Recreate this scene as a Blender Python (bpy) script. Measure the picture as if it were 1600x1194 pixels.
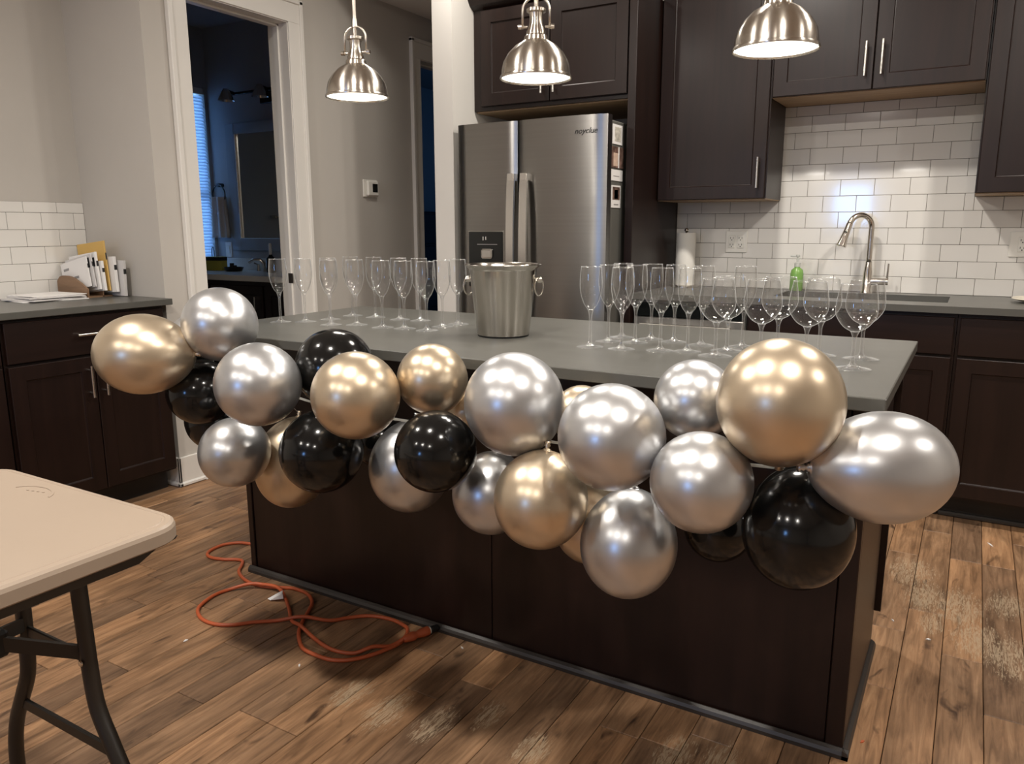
import bpy, bmesh, math, random
from mathutils import Vector, Matrix
random.seed(7)
for o in list(bpy.data.objects): bpy.data.objects.remove(o, do_unlink=True)
S = bpy.context.scene
COL = S.collection
# ------------------------------------------------------------------ camera
RV = Vector((0.86080561, 0.5089299, -0.00201557)); UV = Vector((-0.09711759, 0.16815002, 0.98096572)); FV = Vector((-0.4995817, 0.84422505, -0.19417052))
cam_d = bpy.data.cameras.new('camera'); cam = bpy.data.objects.new('camera', cam_d); COL.objects.link(cam)
cam_d.sensor_fit = 'HORIZONTAL'; cam_d.sensor_width = 36.0; cam_d.lens = 27.2413; cam_d.clip_start = 0.02
mw = Matrix((RV, UV, -FV)).transposed().to_4x4(); mw.translation = Vector((0.3008624, -4.22443228, 1.22552055)); cam.matrix_world = mw
S.camera = cam
# ------------------------------------------------------------------ world (dusk outside the windows), exposure
wd = bpy.data.worlds.new('dusk_sky'); S.world = wd; wd.use_nodes = True
bg = wd.node_tree.nodes['Background']; bg.inputs[0].default_value = (0.10, 0.27, 0.62, 1); bg.inputs[1].default_value = 0.55
vs = S.view_settings; vs.view_transform = 'Standard'; vs.look = 'None'; vs.gamma = 1.0; vs.use_curve_mapping = False; vs.exposure = 0.0
try:
    S.cycles.transparent_max_bounces = 40; S.cycles.transmission_bounces = 16; S.cycles.max_bounces = 16; S.cycles.glossy_bounces = 6
except Exception: pass
WARM = (1.0, 0.935, 0.85)
CAN_W = 24.0; PEND_W = 3.0
CANS = [(-1.86, -1.06), (-0.62, -1.27), (0.80, -1.27), (-2.05, -3.55), (-0.70, -3.55), (0.62, -3.55), (2.3, -2.4),  # rightmost can is unseen, added to warm the right side
        (-2.2, -6.1), (-0.85, -6.1), (0.50, -6.1)]
CAN_F = {(-1.86, -1.06): 0.34, (-2.05, -3.55): 1.35, (-0.62, -1.27): 1.1, (0.80, -1.27): 1.1}
ZC = 2.74

# ------------------------------------------------------------------ mesh helpers
WL = {}
class MB:
    def __init__(s): s.v = []; s.f = []
    def add(s, vs, fs):
        b = len(s.v); s.v += [tuple(p) for p in vs]; s.f += [tuple(b + i for i in f) for f in fs]; return s
    def box(s, x0, x1, y0, y1, z0, z1, c=0.0):
        lo = (x0, y0, z0); hi = (x1, y1, z1)
        if c <= 0:
            vs = [(x, y, z) for x in (x0, x1) for y in (y0, y1) for z in (z0, z1)]
            return s.add(vs, [(0,1,3,2), (4,6,7,5), (0,4,5,1), (2,3,7,6), (0,2,6,4), (1,5,7,3)])
        vs = []; idx = {}
        for sx in (0, 1):
            for sy in (0, 1):
                for sz in (0, 1):
                    sg = (sx, sy, sz)
                    for a in range(3):
                        p = []
                        for k in range(3):
                            e = hi[k] if sg[k] else lo[k]
                            if k != a: e += -c if sg[k] else c
                            p.append(e)
                        idx[(sg, a)] = len(vs); vs.append(p)
        fs = []
        for a in range(3):
            b, d = (a + 1) % 3, (a + 2) % 3
            for sa in (0, 1):
                q = []
                for (i, j) in ((0, 0), (1, 0), (1, 1), (0, 1)):
                    sg = [0, 0, 0]; sg[a] = sa; sg[b] = i; sg[d] = j; q.append(idx[(tuple(sg), a)])
                fs.append(q)
            for i in (0, 1):
                for j in (0, 1):
                    s0 = [0, 0, 0]; s0[b] = i; s0[d] = j; s1 = list(s0); s1[a] = 1
                    s0 = tuple(s0); s1 = tuple(s1)
                    fs.append((idx[(s0, b)], idx[(s1, b)], idx[(s1, d)], idx[(s0, d)]))
        for sx in (0, 1):
            for sy in (0, 1):
                for sz in (0, 1): fs.append(tuple(idx[((sx, sy, sz), a)] for a in range(3)))
        return s.add(vs, fs)
    def rings(s, R, cap0=True, cap1=True, closed=True):
        n = len(R[0]); vs = [p for r in R for p in r]; fs = []
        for i in range(len(R) - 1):
            for k in range(n if closed else n - 1):
                a = i * n + k; b = i * n + (k + 1) % n; fs.append((a, b, b + n, a + n))
        if cap0: fs.append(tuple(range(n))[::-1])
        if cap1: fs.append(tuple((len(R) - 1) * n + k for k in range(n)))
        return s.add(vs, fs)
    def cyl(s, p0, p1, r0, r1=None, n=12, cap=True):
        p0 = Vector(p0); p1 = Vector(p1); r1 = r0 if r1 is None else r1
        d = (p1 - p0).normalized(); a = d.orthogonal().normalized(); b = d.cross(a)
        rr = [[p + (a * math.cos(t) + b * math.sin(t)) * r for t in [2 * math.pi * k / n for k in range(n)]] for p, r in ((p0, r0), (p1, r1))]
        return s.rings(rr, cap, cap)
    def tube(s, pts, r, n=8, flat=None):
        P = [Vector(p) for p in pts]; R = []; up = None
        for i, p in enumerate(P):
            d = (P[min(i + 1, len(P) - 1)] - P[max(i - 1, 0)]).normalized()
            if up is None: up = d.orthogonal().normalized()
            up = (up - d * up.dot(d)).normalized(); b = d.cross(up)
            rr = r[i] if isinstance(r, (list, tuple)) else r
            R.append([p + (up * math.cos(t) + b * math.sin(t)) * rr for t in [2 * math.pi * k / n for k in range(n)]])
        return s.rings(R)
    def lathe(s, prof, c=(0, 0, 0), n=32, M=None, cap0=False, cap1=False):
        R = []
        for r, z in prof:
            ring = [Vector((r * math.cos(t), r * math.sin(t), z)) for t in [2 * math.pi * k / n for k in range(n)]]
            R.append([(M @ p if M else p) + Vector(c) for p in ring])
        return s.rings(R, cap0, cap1)
    def prism(s, pts2, fn, w0, w1):
        n = len(pts2)
        return s.rings([[fn(u, v, w0) for u, v in pts2], [fn(u, v, w1) for u, v in pts2]])
    def build(s, name, mat, parent=None, smooth=None, recalc=True, base=True):
        me = bpy.data.meshes.new(name)
        if parent is not None: off = WL[parent.name]
        elif base:
            xs = [p[0] for p in s.v]; ys = [p[1] for p in s.v]; zs = [p[2] for p in s.v]
            off = Vector(((min(xs) + max(xs)) / 2, (min(ys) + max(ys)) / 2, min(zs)))
        else: off = Vector((0, 0, 0))
        me.from_pydata([(p[0] - off[0], p[1] - off[1], p[2] - off[2]) for p in s.v], [], s.f)
        if recalc:
            b = bmesh.new(); b.from_mesh(me); bmesh.ops.recalc_face_normals(b, faces=b.faces); b.to_mesh(me); b.free()
        if smooth:
            for p in me.polygons: p.use_smooth = True
            if smooth is not True: me.set_sharp_from_angle(angle=math.radians(smooth))
        me.materials.append(mat)
        o = bpy.data.objects.new(name, me); COL.objects.link(o)
        if parent is not None: o.parent = parent
        else: o.location = off
        WL[o.name] = off
        return o
def tag(o, label=None, cat=None, group=None, kind=None):
    if label: o['label'] = label
    if cat: o['category'] = cat
    if group: o['group'] = group
    if kind: o['kind'] = kind
    return o
def thing(name, label, cat, loc=(0, 0, 0), group=None):
    o = bpy.data.objects.new(name, None); COL.objects.link(o); o.location = loc; o.empty_display_size = 0.05
    WL[o.name] = Vector(loc); return tag(o, label, cat, group)
def struct(o): o['kind'] = 'structure'; return o
def dup(root, loc, label):
    r = root.copy(); COL.objects.link(r); r.location = loc; WL[r.name] = Vector(loc); r['label'] = label
    for ch in root.children:
        c = ch.copy(); COL.objects.link(c); c.parent = r
        for g in ch.children: d = g.copy(); COL.objects.link(d); d.parent = c
    return r
def text(name, body, size, org, xdir, ydir, mat, parent, shear=0.0, depth=0.0006):
    cu = bpy.data.curves.new(name, 'FONT'); cu.body = body; cu.size = size; cu.shear = shear; cu.extrude = depth; cu.align_x = 'CENTER'; cu.resolution_u = 3
    t = bpy.data.objects.new(name + '_src', cu); COL.objects.link(t)
    bpy.context.view_layer.update()
    me = bpy.data.meshes.new_from_object(t.evaluated_get(bpy.context.evaluated_depsgraph_get()))
    bpy.data.objects.remove(t, do_unlink=True)
    x = Vector(xdir).normalized(); y = Vector(ydir).normalized(); z = x.cross(y)
    m = Matrix((x, y, z)).transposed().to_4x4(); m.translation = Vector(org) - WL[parent.name]
    me.transform(m); me.materials.clear(); me.materials.append(mat)
    o = bpy.data.objects.new(name, me); COL.objects.link(o); o.parent = parent; WL[o.name] = WL[parent.name]; return o
# ------------------------------------------------------------------ materials
def new_mat(name):
    m = bpy.data.materials.new(name); m.use_nodes = True; nt = m.node_tree
    return m, nt, nt.nodes['Principled BSDF']
def setp(b, **k):
    for n, v in k.items():
        n = n.replace('_', ' ')
        if n in b.inputs: b.inputs[n].default_value = v
def N(nt, t, **k):
    n = nt.nodes.new(t)
    for a, v in k.items():
        if a in n.inputs: n.inputs[a].default_value = v
        else: setattr(n, a, v)
    return n
def ramp(nt, fac, stops):
    r = nt.nodes.new('ShaderNodeValToRGB'); e = r.color_ramp.elements
    while len(e) < len(stops): e.new(0.5)
    for i, (p, c) in enumerate(stops): e[i].position = p; e[i].color = (*c, 1)
    nt.links.new(fac, r.inputs[0]); return r.outputs[0]
def coords(nt, scale, kind='Object'):
    tc = nt.nodes.new('ShaderNodeTexCoord'); mp = nt.nodes.new('ShaderNodeMapping'); mp.inputs['Scale'].default_value = scale
    nt.links.new(tc.outputs[kind], mp.inputs[0]); return mp.outputs[0]
def plain(name, col, rough=0.5, metal=0.0, var=0.06, scale=(6, 6, 6), bump=0.0, **k):
    m, nt, b = new_mat(name)
    no = N(nt, 'ShaderNodeTexNoise', Scale=1.0, Detail=4.0); nt.links.new(coords(nt, scale), no.inputs['Vector'])
    c = ramp(nt, no.outputs[0], [(0.25, tuple(x * (1 - var) for x in col)), (0.75, tuple(min(1, x * (1 + var)) for x in col))])
    nt.links.new(c, b.inputs['Base Color']); setp(b, Roughness=rough, Metallic=metal, **k)
    if bump:
        bp = N(nt, 'ShaderNodeBump', Strength=bump, Distance=0.002); n2 = N(nt, 'ShaderNodeTexNoise', Scale=60.0, Detail=3.0)
        nt.links.new(coords(nt, (1, 1, 1)), n2.inputs['Vector']); nt.links.new(n2.outputs[0], bp.inputs['Height']); nt.links.new(bp.outputs[0], b.inputs['Normal'])
    return m
def brushed(name, col, rough, aniso, scale, bump=0.0, rot=0.0, axis='Z', var=0.08):
    m = plain(name, col, rough, 1.0, var, scale); nt = m.node_tree; b = nt.nodes['Principled BSDF']
    setp(b, Anisotropic=aniso, Anisotropic_Rotation=rot)
    t = nt.nodes.new('ShaderNodeTangent'); t.direction_type = 'RADIAL'; t.axis = axis; nt.links.new(t.outputs[0], b.inputs['Tangent'])
    return m
def wood(name, c0, c1, scale, rough=0.4, coat=0.0, spec=0.5):
    m, nt, b = new_mat(name)
    no = N(nt, 'ShaderNodeTexNoise', Scale=1.0, Detail=7.0, Roughness=0.62, Distortion=0.6); nt.links.new(coords(nt, scale), no.inputs['Vector'])
    nt.links.new(ramp(nt, no.outputs[0], [(0.3, c0), (0.7, c1)]), b.inputs['Base Color']); setp(b, Roughness=rough, Coat_Weight=coat, Coat_Roughness=0.2, Specular_IOR_Level=spec)
    return m
M = {}
M['wall'] = plain('wall_paint', (0.50, 0.47, 0.43), 0.75, var=0.015, bump=0.03)
M['ceil'] = plain('ceiling_paint', (0.78, 0.765, 0.74), 0.85, var=0.01)
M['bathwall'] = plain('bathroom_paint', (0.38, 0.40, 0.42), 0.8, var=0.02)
M['trim'] = plain('trim_paint', (0.74, 0.715, 0.67), 0.38, var=0.01)
M['esp'] = wood('espresso_wood', (0.0078, 0.0030, 0.0020), (0.0150, 0.0062, 0.0042), (26, 26, 1.6), 0.38, 0.05, 0.36)
M['esp_h'] = wood('espresso_wood_horizontal', (0.0078, 0.0030, 0.0020), (0.0150, 0.0062, 0.0042), (1.6, 1.6, 26), 0.38, 0.05, 0.36)
M['shoe'] = plain('dark_shoe_moulding', (0.03, 0.025, 0.022), 0.4)
M['toe'] = plain('toe_kick_black', (0.008, 0.006, 0.005), 0.5)
M['ply'] = wood('raw_maple_plywood', (0.34, 0.22, 0.12), (0.46, 0.31, 0.18), (2.5, 26, 8), 0.55)
M['tile'] = plain('glazed_white_tile', (0.76, 0.74, 0.70), 0.10, var=0.01, Coat_Weight=0.4, Coat_Roughness=0.05)
M['grout'] = plain('grey_grout', (0.17, 0.155, 0.135), 0.9, var=0.1, scale=(40, 40, 40))
M['counter'] = plain('grey_quartz', (0.088, 0.086, 0.077), 0.33, var=0.10, scale=(3, 14, 14))
M['steel'] = brushed('brushed_stainless', (0.335, 0.325, 0.31), 0.30, 0.8, (1, 1, 120), rot=0.25, var=0.03)
M['nickel'] = brushed('spun_nickel', (0.66, 0.61, 0.54), 0.27, 0.85, (2, 2, 160), rot=0.25, var=0.03)
M['bucket'] = brushed('hammered_bucket_steel', (0.58, 0.55, 0.50), 0.17, 0.8, (30, 30, 2), rot=0.25, var=0.05)
M['chrome'] = plain('polished_nickel', (0.72, 0.68, 0.62), 0.16, 1.0, 0.02)
M['pull'] = plain('satin_pull_metal', (0.70, 0.68, 0.64), 0.25, 1.0, 0.02)
M['fridge_side'] = plain('fridge_side_grey', (0.115, 0.112, 0.10), 0.45, var=0.05, bump=0.05)
M['blackpl'] = plain('black_plastic', (0.006, 0.007, 0.007), 0.18)
M['blackmat'] = plain('black_rubber', (0.006, 0.006, 0.006), 0.6)
M['white'] = plain('white_plastic', (0.78, 0.76, 0.70), 0.4, var=0.01)
M['paper'] = plain('white_paper', (0.78, 0.76, 0.74), 0.8, var=0.02)
M['paper2'] = plain('grey_paper', (0.60, 0.58, 0.57), 0.8, var=0.04)
M['ink'] = plain('black_ink', (0.012, 0.012, 0.013), 0.6)
M['inkgrey'] = plain('grey_print', (0.30, 0.29, 0.29), 0.7)
M['manila'] = plain('manila_envelope', (0.62, 0.40, 0.12), 0.7, var=0.04)
M['kraft'] = wood('mail_holder_wood', (0.17, 0.095, 0.05), (0.27, 0.16, 0.09), (4, 4, 30), 0.5)
M['table'] = plain('tan_table_plastic', (0.325, 0.255, 0.195), 0.45, var=0.02, bump=0.06)
M['legmet'] = plain('dark_bronze_tube', (0.022, 0.018, 0.014), 0.42, var=0.1)
M['cord'] = plain('orange_cord', (0.50, 0.105, 0.035), 0.42, var=0.05)
M['soap'] = plain('green_soap', (0.27, 0.52, 0.13), 0.12, var=0.02, Transmission_Weight=0.3)
M['clear'] = plain('clear_plastic', (0.75, 0.76, 0.72), 0.2, var=0.01, Transmission_Weight=0.4)
M['towel'] = plain('white_towel', (0.55, 0.50, 0.47), 0.95, var=0.05, scale=(60, 60, 60), bump=0.3)
M['ptowel'] = plain('paper_towel', (0.80, 0.78, 0.72), 0.9, var=0.02, bump=0.15)
M['plate'] = plain('cream_china', (0.72, 0.66, 0.54), 0.2)
M['boxyel'] = plain('yellow_olive_card', (0.42, 0.36, 0.05), 0.6)
M['mirror'] = plain('mirror_silver', (0.75, 0.78, 0.78), 0.02, 1.0, 0.0)
M['mframe'] = plain('blue_grey_frame', (0.30, 0.33, 0.36), 0.4)
M['stone'] = plain('vanity_white_stone', (0.62, 0.60, 0.56), 0.25)
M['photo_a'] = plain('photo_sketch', (0.55, 0.52, 0.45), 0.3, var=0.5, scale=(60, 60, 60))
M['photo_b'] = plain('photo_people', (0.16, 0.10, 0.08), 0.25, var=0.95, scale=(40, 40, 28))
M['skin'] = plain('photo_pale', (0.62, 0.46, 0.36), 0.3, var=0.2, scale=(50, 50, 50))
M['balloon_silver'] = plain('silver_chrome_latex', (0.595, 0.598, 0.605), 0.325, 0.87, 0.01, Coat_Weight=0.12, Coat_Roughness=0.15)
M['balloon_gold'] = plain('champagne_gold_latex', (0.655, 0.54, 0.395), 0.325, 0.86, 0.01, Coat_Weight=0.12, Coat_Roughness=0.15)
M['balloon_black'] = plain('black_latex', (0.006, 0.006, 0.0058), 0.14, 0.0, 0.02, Coat_Weight=0.0, Specular_IOR_Level=0.42)
M['darkwood'] = plain('dark_furniture', (0.008, 0.007, 0.008), 0.5)
def emit(name, col, st):
    m, nt, b = new_mat(name); nt.nodes.remove(b); e = N(nt, 'ShaderNodeEmission', Strength=st); e.inputs[0].default_value = (*col, 1)
    nt.links.new(e.outputs[0], nt.nodes['Material Output'].inputs[0]); return m
M['glow'] = emit('lamp_diffuser', (1.0, 0.93, 0.80), 5.0)
M['lens'] = emit('can_lens', (1.0, 0.88, 0.72), 6.0)
# thin glass shell (window panes): see-through with Fresnel reflection; crystal (stemware) has bright edges painted in
def thin(name, t=0.955, base=0.05, edge=0.80):
    m, nt, b = new_mat(name); nt.nodes.remove(b)
    tr = N(nt, 'ShaderNodeBsdfTransparent'); tr.inputs[0].default_value = (t, t, t, 1)
    gl = N(nt, 'ShaderNodeBsdfGlossy', Roughness=0.03); gl.inputs[0].default_value = (1, 1, 1, 1)
    lw = N(nt, 'ShaderNodeLayerWeight', Blend=0.5); pw = N(nt, 'ShaderNodeMath', operation='POWER'); pw.inputs[1].default_value = 3.2
    mu = N(nt, 'ShaderNodeMath', operation='MULTIPLY_ADD'); mu.inputs[1].default_value = edge; mu.inputs[2].default_value = base
    mx = N(nt, 'ShaderNodeMixShader'); L = nt.links.new
    L(lw.outputs['Facing'], pw.inputs[0]); L(pw.outputs[0], mu.inputs[0]); L(mu.outputs[0], mx.inputs[0]); L(tr.outputs[0], mx.inputs[1]); L(gl.outputs[0], mx.inputs[2])
    L(mx.outputs[0], nt.nodes['Material Output'].inputs[0]); return m
M['thin'] = thin('thin_glass')
def crystal(name, t, base, edge, p1, wht, p2):  # white edge colour stands in for light caught by the glass
    m, nt, b = new_mat(name); nt.nodes.remove(b); L = nt.links.new
    tr = N(nt, 'ShaderNodeBsdfTransparent'); tr.inputs[0].default_value = (t, t, t, 1)
    l0 = N(nt, 'ShaderNodeLayerWeight', Blend=0.5); L(ramp(nt, l0.outputs['Facing'], [(0.35, (t, t, t)), (0.80, (t * 0.80, t * 0.80, t * 0.79)), (0.95, (t * 0.55, t * 0.55, t * 0.54))]), tr.inputs[0])
    gl = N(nt, 'ShaderNodeBsdfGlossy', Roughness=0.05); gl.inputs[0].default_value = (1, 1, 1, 1)
    df = N(nt, 'ShaderNodeBsdfTranslucent'); df.inputs[0].default_value = (0.92, 0.93, 0.93, 1); d2 = N(nt, 'ShaderNodeBsdfDiffuse'); d2.inputs[0].default_value = (0.92, 0.93, 0.93, 1)
    ad = N(nt, 'ShaderNodeMixShader'); ad.inputs[0].default_value = 0.5; L(df.outputs[0], ad.inputs[1]); L(d2.outputs[0], ad.inputs[2])
    lw = N(nt, 'ShaderNodeLayerWeight', Blend=0.5)
    def wgt(pw, k, add):
        a = N(nt, 'ShaderNodeMath', operation='POWER'); a.inputs[1].default_value = pw; L(lw.outputs['Facing'], a.inputs[0])
        c = N(nt, 'ShaderNodeMath', operation='MULTIPLY_ADD'); c.inputs[1].default_value = k; c.inputs[2].default_value = add; L(a.outputs[0], c.inputs[0]); return c.outputs[0]
    m1 = N(nt, 'ShaderNodeMixShader'); L(wgt(p1, edge, base), m1.inputs[0]); L(tr.outputs[0], m1.inputs[1]); L(gl.outputs[0], m1.inputs[2])
    m2 = N(nt, 'ShaderNodeMixShader'); L(wgt(p2, wht, 0.004), m2.inputs[0]); L(m1.outputs[0], m2.inputs[1]); L(ad.outputs[0], m2.inputs[2])
    L(m2.outputs[0], nt.nodes['Material Output'].inputs[0]); return m
M['crystal'] = crystal('crystal_bowl', 0.97, 0.055, 0.50, 2.8, 0.92, 8.5)
M['stemglass'] = crystal('crystal_stem', 0.95, 0.09, 0.6, 1.6, 0.75, 3.0)
M['footglass'] = crystal('crystal_foot', 0.96, 0.07, 0.45, 2.5, 0.34, 3.0)
m, nt, b = new_mat('solid_glass'); setp(b, Base_Color=(1, 1, 1, 1), Roughness=0.0, Transmission_Weight=1.0, IOR=1.47); M['glass'] = m
m, nt, b = new_mat('blind_slat'); setp(b, Base_Color=(0.75, 0.80, 0.86, 1), Roughness=0.7)
tl = N(nt, 'ShaderNodeBsdfTranslucent'); tl.inputs[0].default_value = (0.75, 0.82, 0.92, 1); mx = N(nt, 'ShaderNodeMixShader'); mx.inputs[0].default_value = 0.6
nt.links.new(b.outputs[0], mx.inputs[1]); nt.links.new(tl.outputs[0], mx.inputs[2]); nt.links.new(mx.outputs[0], nt.nodes['Material Output'].inputs[0]); M['blind'] = m
# floor planks
def floor_mat():
    m, nt, b = new_mat('scraped_hardwood'); L = nt.links.new
    geo = N(nt, 'ShaderNodeNewGeometry'); oi = N(nt, 'ShaderNodeObjectInfo')
    mul = N(nt, 'ShaderNodeMath', operation='MULTIPLY'); mul.inputs[1].default_value = 37.0; L(oi.outputs['Random'], mul.inputs[0])
    off = N(nt, 'ShaderNodeCombineXYZ'); L(mul.outputs[0], off.inputs[0]); L(mul.outputs[0], off.inputs[1]); L(mul.outputs[0], off.inputs[2])
    add = N(nt, 'ShaderNodeVectorMath', operation='ADD'); L(geo.outputs['Position'], add.inputs[0]); L(off.outputs[0], add.inputs[1])
    def noise(sc, detail, rough, dist, vec):
        mp = N(nt, 'ShaderNodeMapping'); mp.inputs['Scale'].default_value = sc; L(vec, mp.inputs[0])
        n = N(nt, 'ShaderNodeTexNoise', Scale=1.0, Detail=detail, Roughness=rough, Distortion=dist); L(mp.outputs[0], n.inputs['Vector']); return n.outputs[0]
    grain = noise((55, 4.0, 10), 8, 0.65, 0.8, add.outputs[0])
    blot = noise((9, 2.6, 6), 4, 0.6, 0.6, add.outputs[0])
    knot = noise((16, 5.0, 8), 3, 0.5, 1.2, add.outputs[0])
    c1 = ramp(nt, grain, [(0.30, (0.150, 0.084, 0.044)), (0.52, (0.290, 0.170, 0.094)), (0.72, (0.400, 0.250, 0.145))])
    c2 = ramp(nt, blot, [(0.28, (0.46, 0.44, 0.43)), (0.50, (0.92, 0.91, 0.90)), (0.70, (1.18, 1.14, 1.10))])
    c3 = ramp(nt, knot, [(0.25, (0.24, 0.21, 0.20)), (0.36, (1, 1, 1))])
    c4 = ramp(nt, oi.outputs['Random'], [(0.0, (0.66, 0.66, 0.68)), (0.5, (0.98, 0.97, 0.95)), (1.0, (1.28, 1.20, 1.08))])
    def mulc(a, c):
        x = N(nt, 'ShaderNodeMix', data_type='RGBA', blend_type='MULTIPLY'); x.inputs[0].default_value = 1.0; L(a, x.inputs[6]); L(c, x.inputs[7]); return x.outputs[2]
    col = mulc(mulc(mulc(c1, c2), c3), c4)
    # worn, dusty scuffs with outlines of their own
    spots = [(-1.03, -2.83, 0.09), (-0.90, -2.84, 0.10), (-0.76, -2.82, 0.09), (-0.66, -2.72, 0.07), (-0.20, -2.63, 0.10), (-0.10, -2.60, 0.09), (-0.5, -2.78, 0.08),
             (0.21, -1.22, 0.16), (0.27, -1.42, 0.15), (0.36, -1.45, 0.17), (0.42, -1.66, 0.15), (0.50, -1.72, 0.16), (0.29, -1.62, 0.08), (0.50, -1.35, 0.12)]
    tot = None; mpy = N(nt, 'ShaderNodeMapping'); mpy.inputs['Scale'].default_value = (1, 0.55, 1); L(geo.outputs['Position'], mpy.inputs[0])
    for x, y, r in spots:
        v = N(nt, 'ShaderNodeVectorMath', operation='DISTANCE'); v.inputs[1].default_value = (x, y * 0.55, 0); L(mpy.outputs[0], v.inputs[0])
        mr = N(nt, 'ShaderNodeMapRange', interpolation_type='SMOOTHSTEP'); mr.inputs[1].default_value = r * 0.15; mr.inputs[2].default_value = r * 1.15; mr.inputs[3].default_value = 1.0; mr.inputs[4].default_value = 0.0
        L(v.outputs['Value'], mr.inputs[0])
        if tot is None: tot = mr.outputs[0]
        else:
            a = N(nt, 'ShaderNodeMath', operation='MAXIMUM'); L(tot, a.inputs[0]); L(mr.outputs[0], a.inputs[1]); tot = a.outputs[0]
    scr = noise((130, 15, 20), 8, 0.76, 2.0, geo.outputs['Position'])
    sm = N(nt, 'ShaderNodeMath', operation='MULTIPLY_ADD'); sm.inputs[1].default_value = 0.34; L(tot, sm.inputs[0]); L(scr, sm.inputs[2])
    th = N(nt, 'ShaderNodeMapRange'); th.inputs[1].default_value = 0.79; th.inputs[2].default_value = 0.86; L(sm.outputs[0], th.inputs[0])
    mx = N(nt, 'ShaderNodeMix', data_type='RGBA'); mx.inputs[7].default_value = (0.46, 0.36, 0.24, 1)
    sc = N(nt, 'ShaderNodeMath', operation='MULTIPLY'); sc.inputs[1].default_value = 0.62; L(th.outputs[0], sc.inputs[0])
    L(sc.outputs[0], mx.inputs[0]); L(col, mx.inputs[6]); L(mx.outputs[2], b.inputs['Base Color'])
    rg = N(nt, 'ShaderNodeMapRange'); rg.inputs[3].default_value = 0.42; rg.inputs[4].default_value = 0.60; L(blot, rg.inputs[0]); L(rg.outputs[0], b.inputs['Roughness'])
    bh = noise((30, 3.0, 8), 5, 0.6, 0.5, add.outputs[0]); bp = N(nt, 'ShaderNodeBump', Strength=0.35, Distance=0.004); L(bh, bp.inputs['Height']); L(bp.outputs[0], b.inputs['Normal'])
    return m
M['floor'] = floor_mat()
M['subfloor'] = plain('dark_gap', (0.02, 0.012, 0.008), 0.9)

# ------------------------------------------------------------------ lights the room has, plus one added can
def area(name, loc, size, watts, col, direction=(0, 0, -1), shape='DISK', size_y=None, parent=None, spread=None):
    d = bpy.data.lights.new(name, 'AREA'); d.shape = shape; d.size = size; d.energy = watts; d.color = col
    if size_y: d.size_y = size_y
    if spread: d.spread = spread
    o = bpy.data.objects.new(name, d); COL.objects.link(o)
    o.rotation_euler = Vector(direction).to_track_quat('-Z', 'Y').to_euler()
    if parent: o.parent = parent; o.location = Vector(loc) - WL[parent.name]
    else: o.location = loc
    return o
for i, (x, y) in enumerate(CANS):
    row = 0 if y > -2 else (1 if y > -5 else 2); order = sorted(c[0] for c in CANS if (0 if c[1] > -2 else (1 if c[1] > -5 else 2)) == row).index(x)
    t = thing('recessed_light', '%s recessed ceiling light from the left %s' % (['first', 'second', 'third', 'added fourth'][order], ['above the sink aisle', 'between island and folding table', 'in the living area behind the camera'][row]), 'ceiling light', (x, y, ZC), 'recessed ceiling lights')
    mb = MB(); mb.lathe([(0.070, -0.002), (0.074, -0.006), (0.092, -0.006), (0.096, 0.0)], (x, y, ZC), 28); mb.build('trim_ring', M['white'], t, 40)
    mb = MB(); mb.lathe([(0.0005, -0.001), (0.071, -0.001)], (x, y, ZC), 28, cap0=True); mb.build('lens', M['lens'], t)
    area('can_lamp', (x, y, ZC - 0.012), 0.13, CAN_W * CAN_F.get((x, y), 1.0), WARM, parent=t)

# ------------------------------------------------------------------ room shell
XL = -3.492; XD = -2.915
wb = struct(MB().box(-2.06, 3.4, 0, 0.12, 0, ZC).build('wall_back', M['wall'], base=False))
wf = struct(MB().box(-2.18, -2.06, -0.82, 3.0, 0, ZC).build('wall_fridge_side', M['trim'], base=False))
wl = struct(MB().box(-3.62, XL, -8.8, -1.83, 0, ZC).box(XL, -3.04, -1.945, -1.83, 0, ZC).build('wall_left', M['wall'], base=False))
mb = MB(); mb.box(-3.04, XD, -1.945, -1.72, 0, ZC).box(-3.04, XD, -1.72, -1.10, 2.285, ZC).box(-3.04, XD, -1.10, 0.03, 0, ZC).box(-3.04, XD, 0.03, 0.80, 2.295, ZC).box(-3.04, XD, 0.80, 3.0, 0, ZC)
struct(mb.build('wall_doors', M['wall'], base=False))
struct(MB().box(3.4, 3.52, -8.8, 0.12, 0, ZC).build('wall_right', M['wall'], base=False))
mb = MB(); y0 = -8.92
for a in [(-3.62, -1.7, 0, ZC), (-1.1, 3.52, 0, ZC), (-1.7, -1.1, 0, 1.25), (-1.7, -1.1, 1.9, ZC)]: mb.box(a[0], a[1], y0, -8.8, a[2], a[3])
struct(mb.build('wall_front', M['wall'], base=False))
struct(MB().box(-3.62, 3.52, -8.92, 0.12, ZC, ZC + 0.1).build('ceiling', M['ceil'], base=False))
struct(MB().box(XD, -2.18, -0.82, 3.0, 2.565, ZC - 0.001).build('ceiling_hall', M['ceil'], base=False))
struct(MB().box(-3.04, -2.06, 3.0, 3.12, 0, ZC).build('wall_hall_end', M['wall'], base=False))
# living room window behind the camera: frame, muntin, panes
w = struct(MB().box(-1.7, -1.66, -8.9, -8.82, 1.25, 1.9).box(-1.14, -1.1, -8.9, -8.82, 1.25, 1.9).box(-1.66, -1.14, -8.9, -8.82, 1.25, 1.29).box(-1.66, -1.14, -8.9, -8.82, 1.86, 1.9).build('window_1', M['trim'], base=False))
WL[w.name] = Vector((0, 0, 0))
MB().box(-1.66, -1.14, -8.865, -8.859, 1.29, 1.86).build('pane', M['thin'], w)
area('window_dusk_lamp', (-1.4, -9.0, 1.575), 0.56, 26.0, (0.22, 0.47, 1.0), (0, 1, 0), 'RECTANGLE', 0.6)
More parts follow.
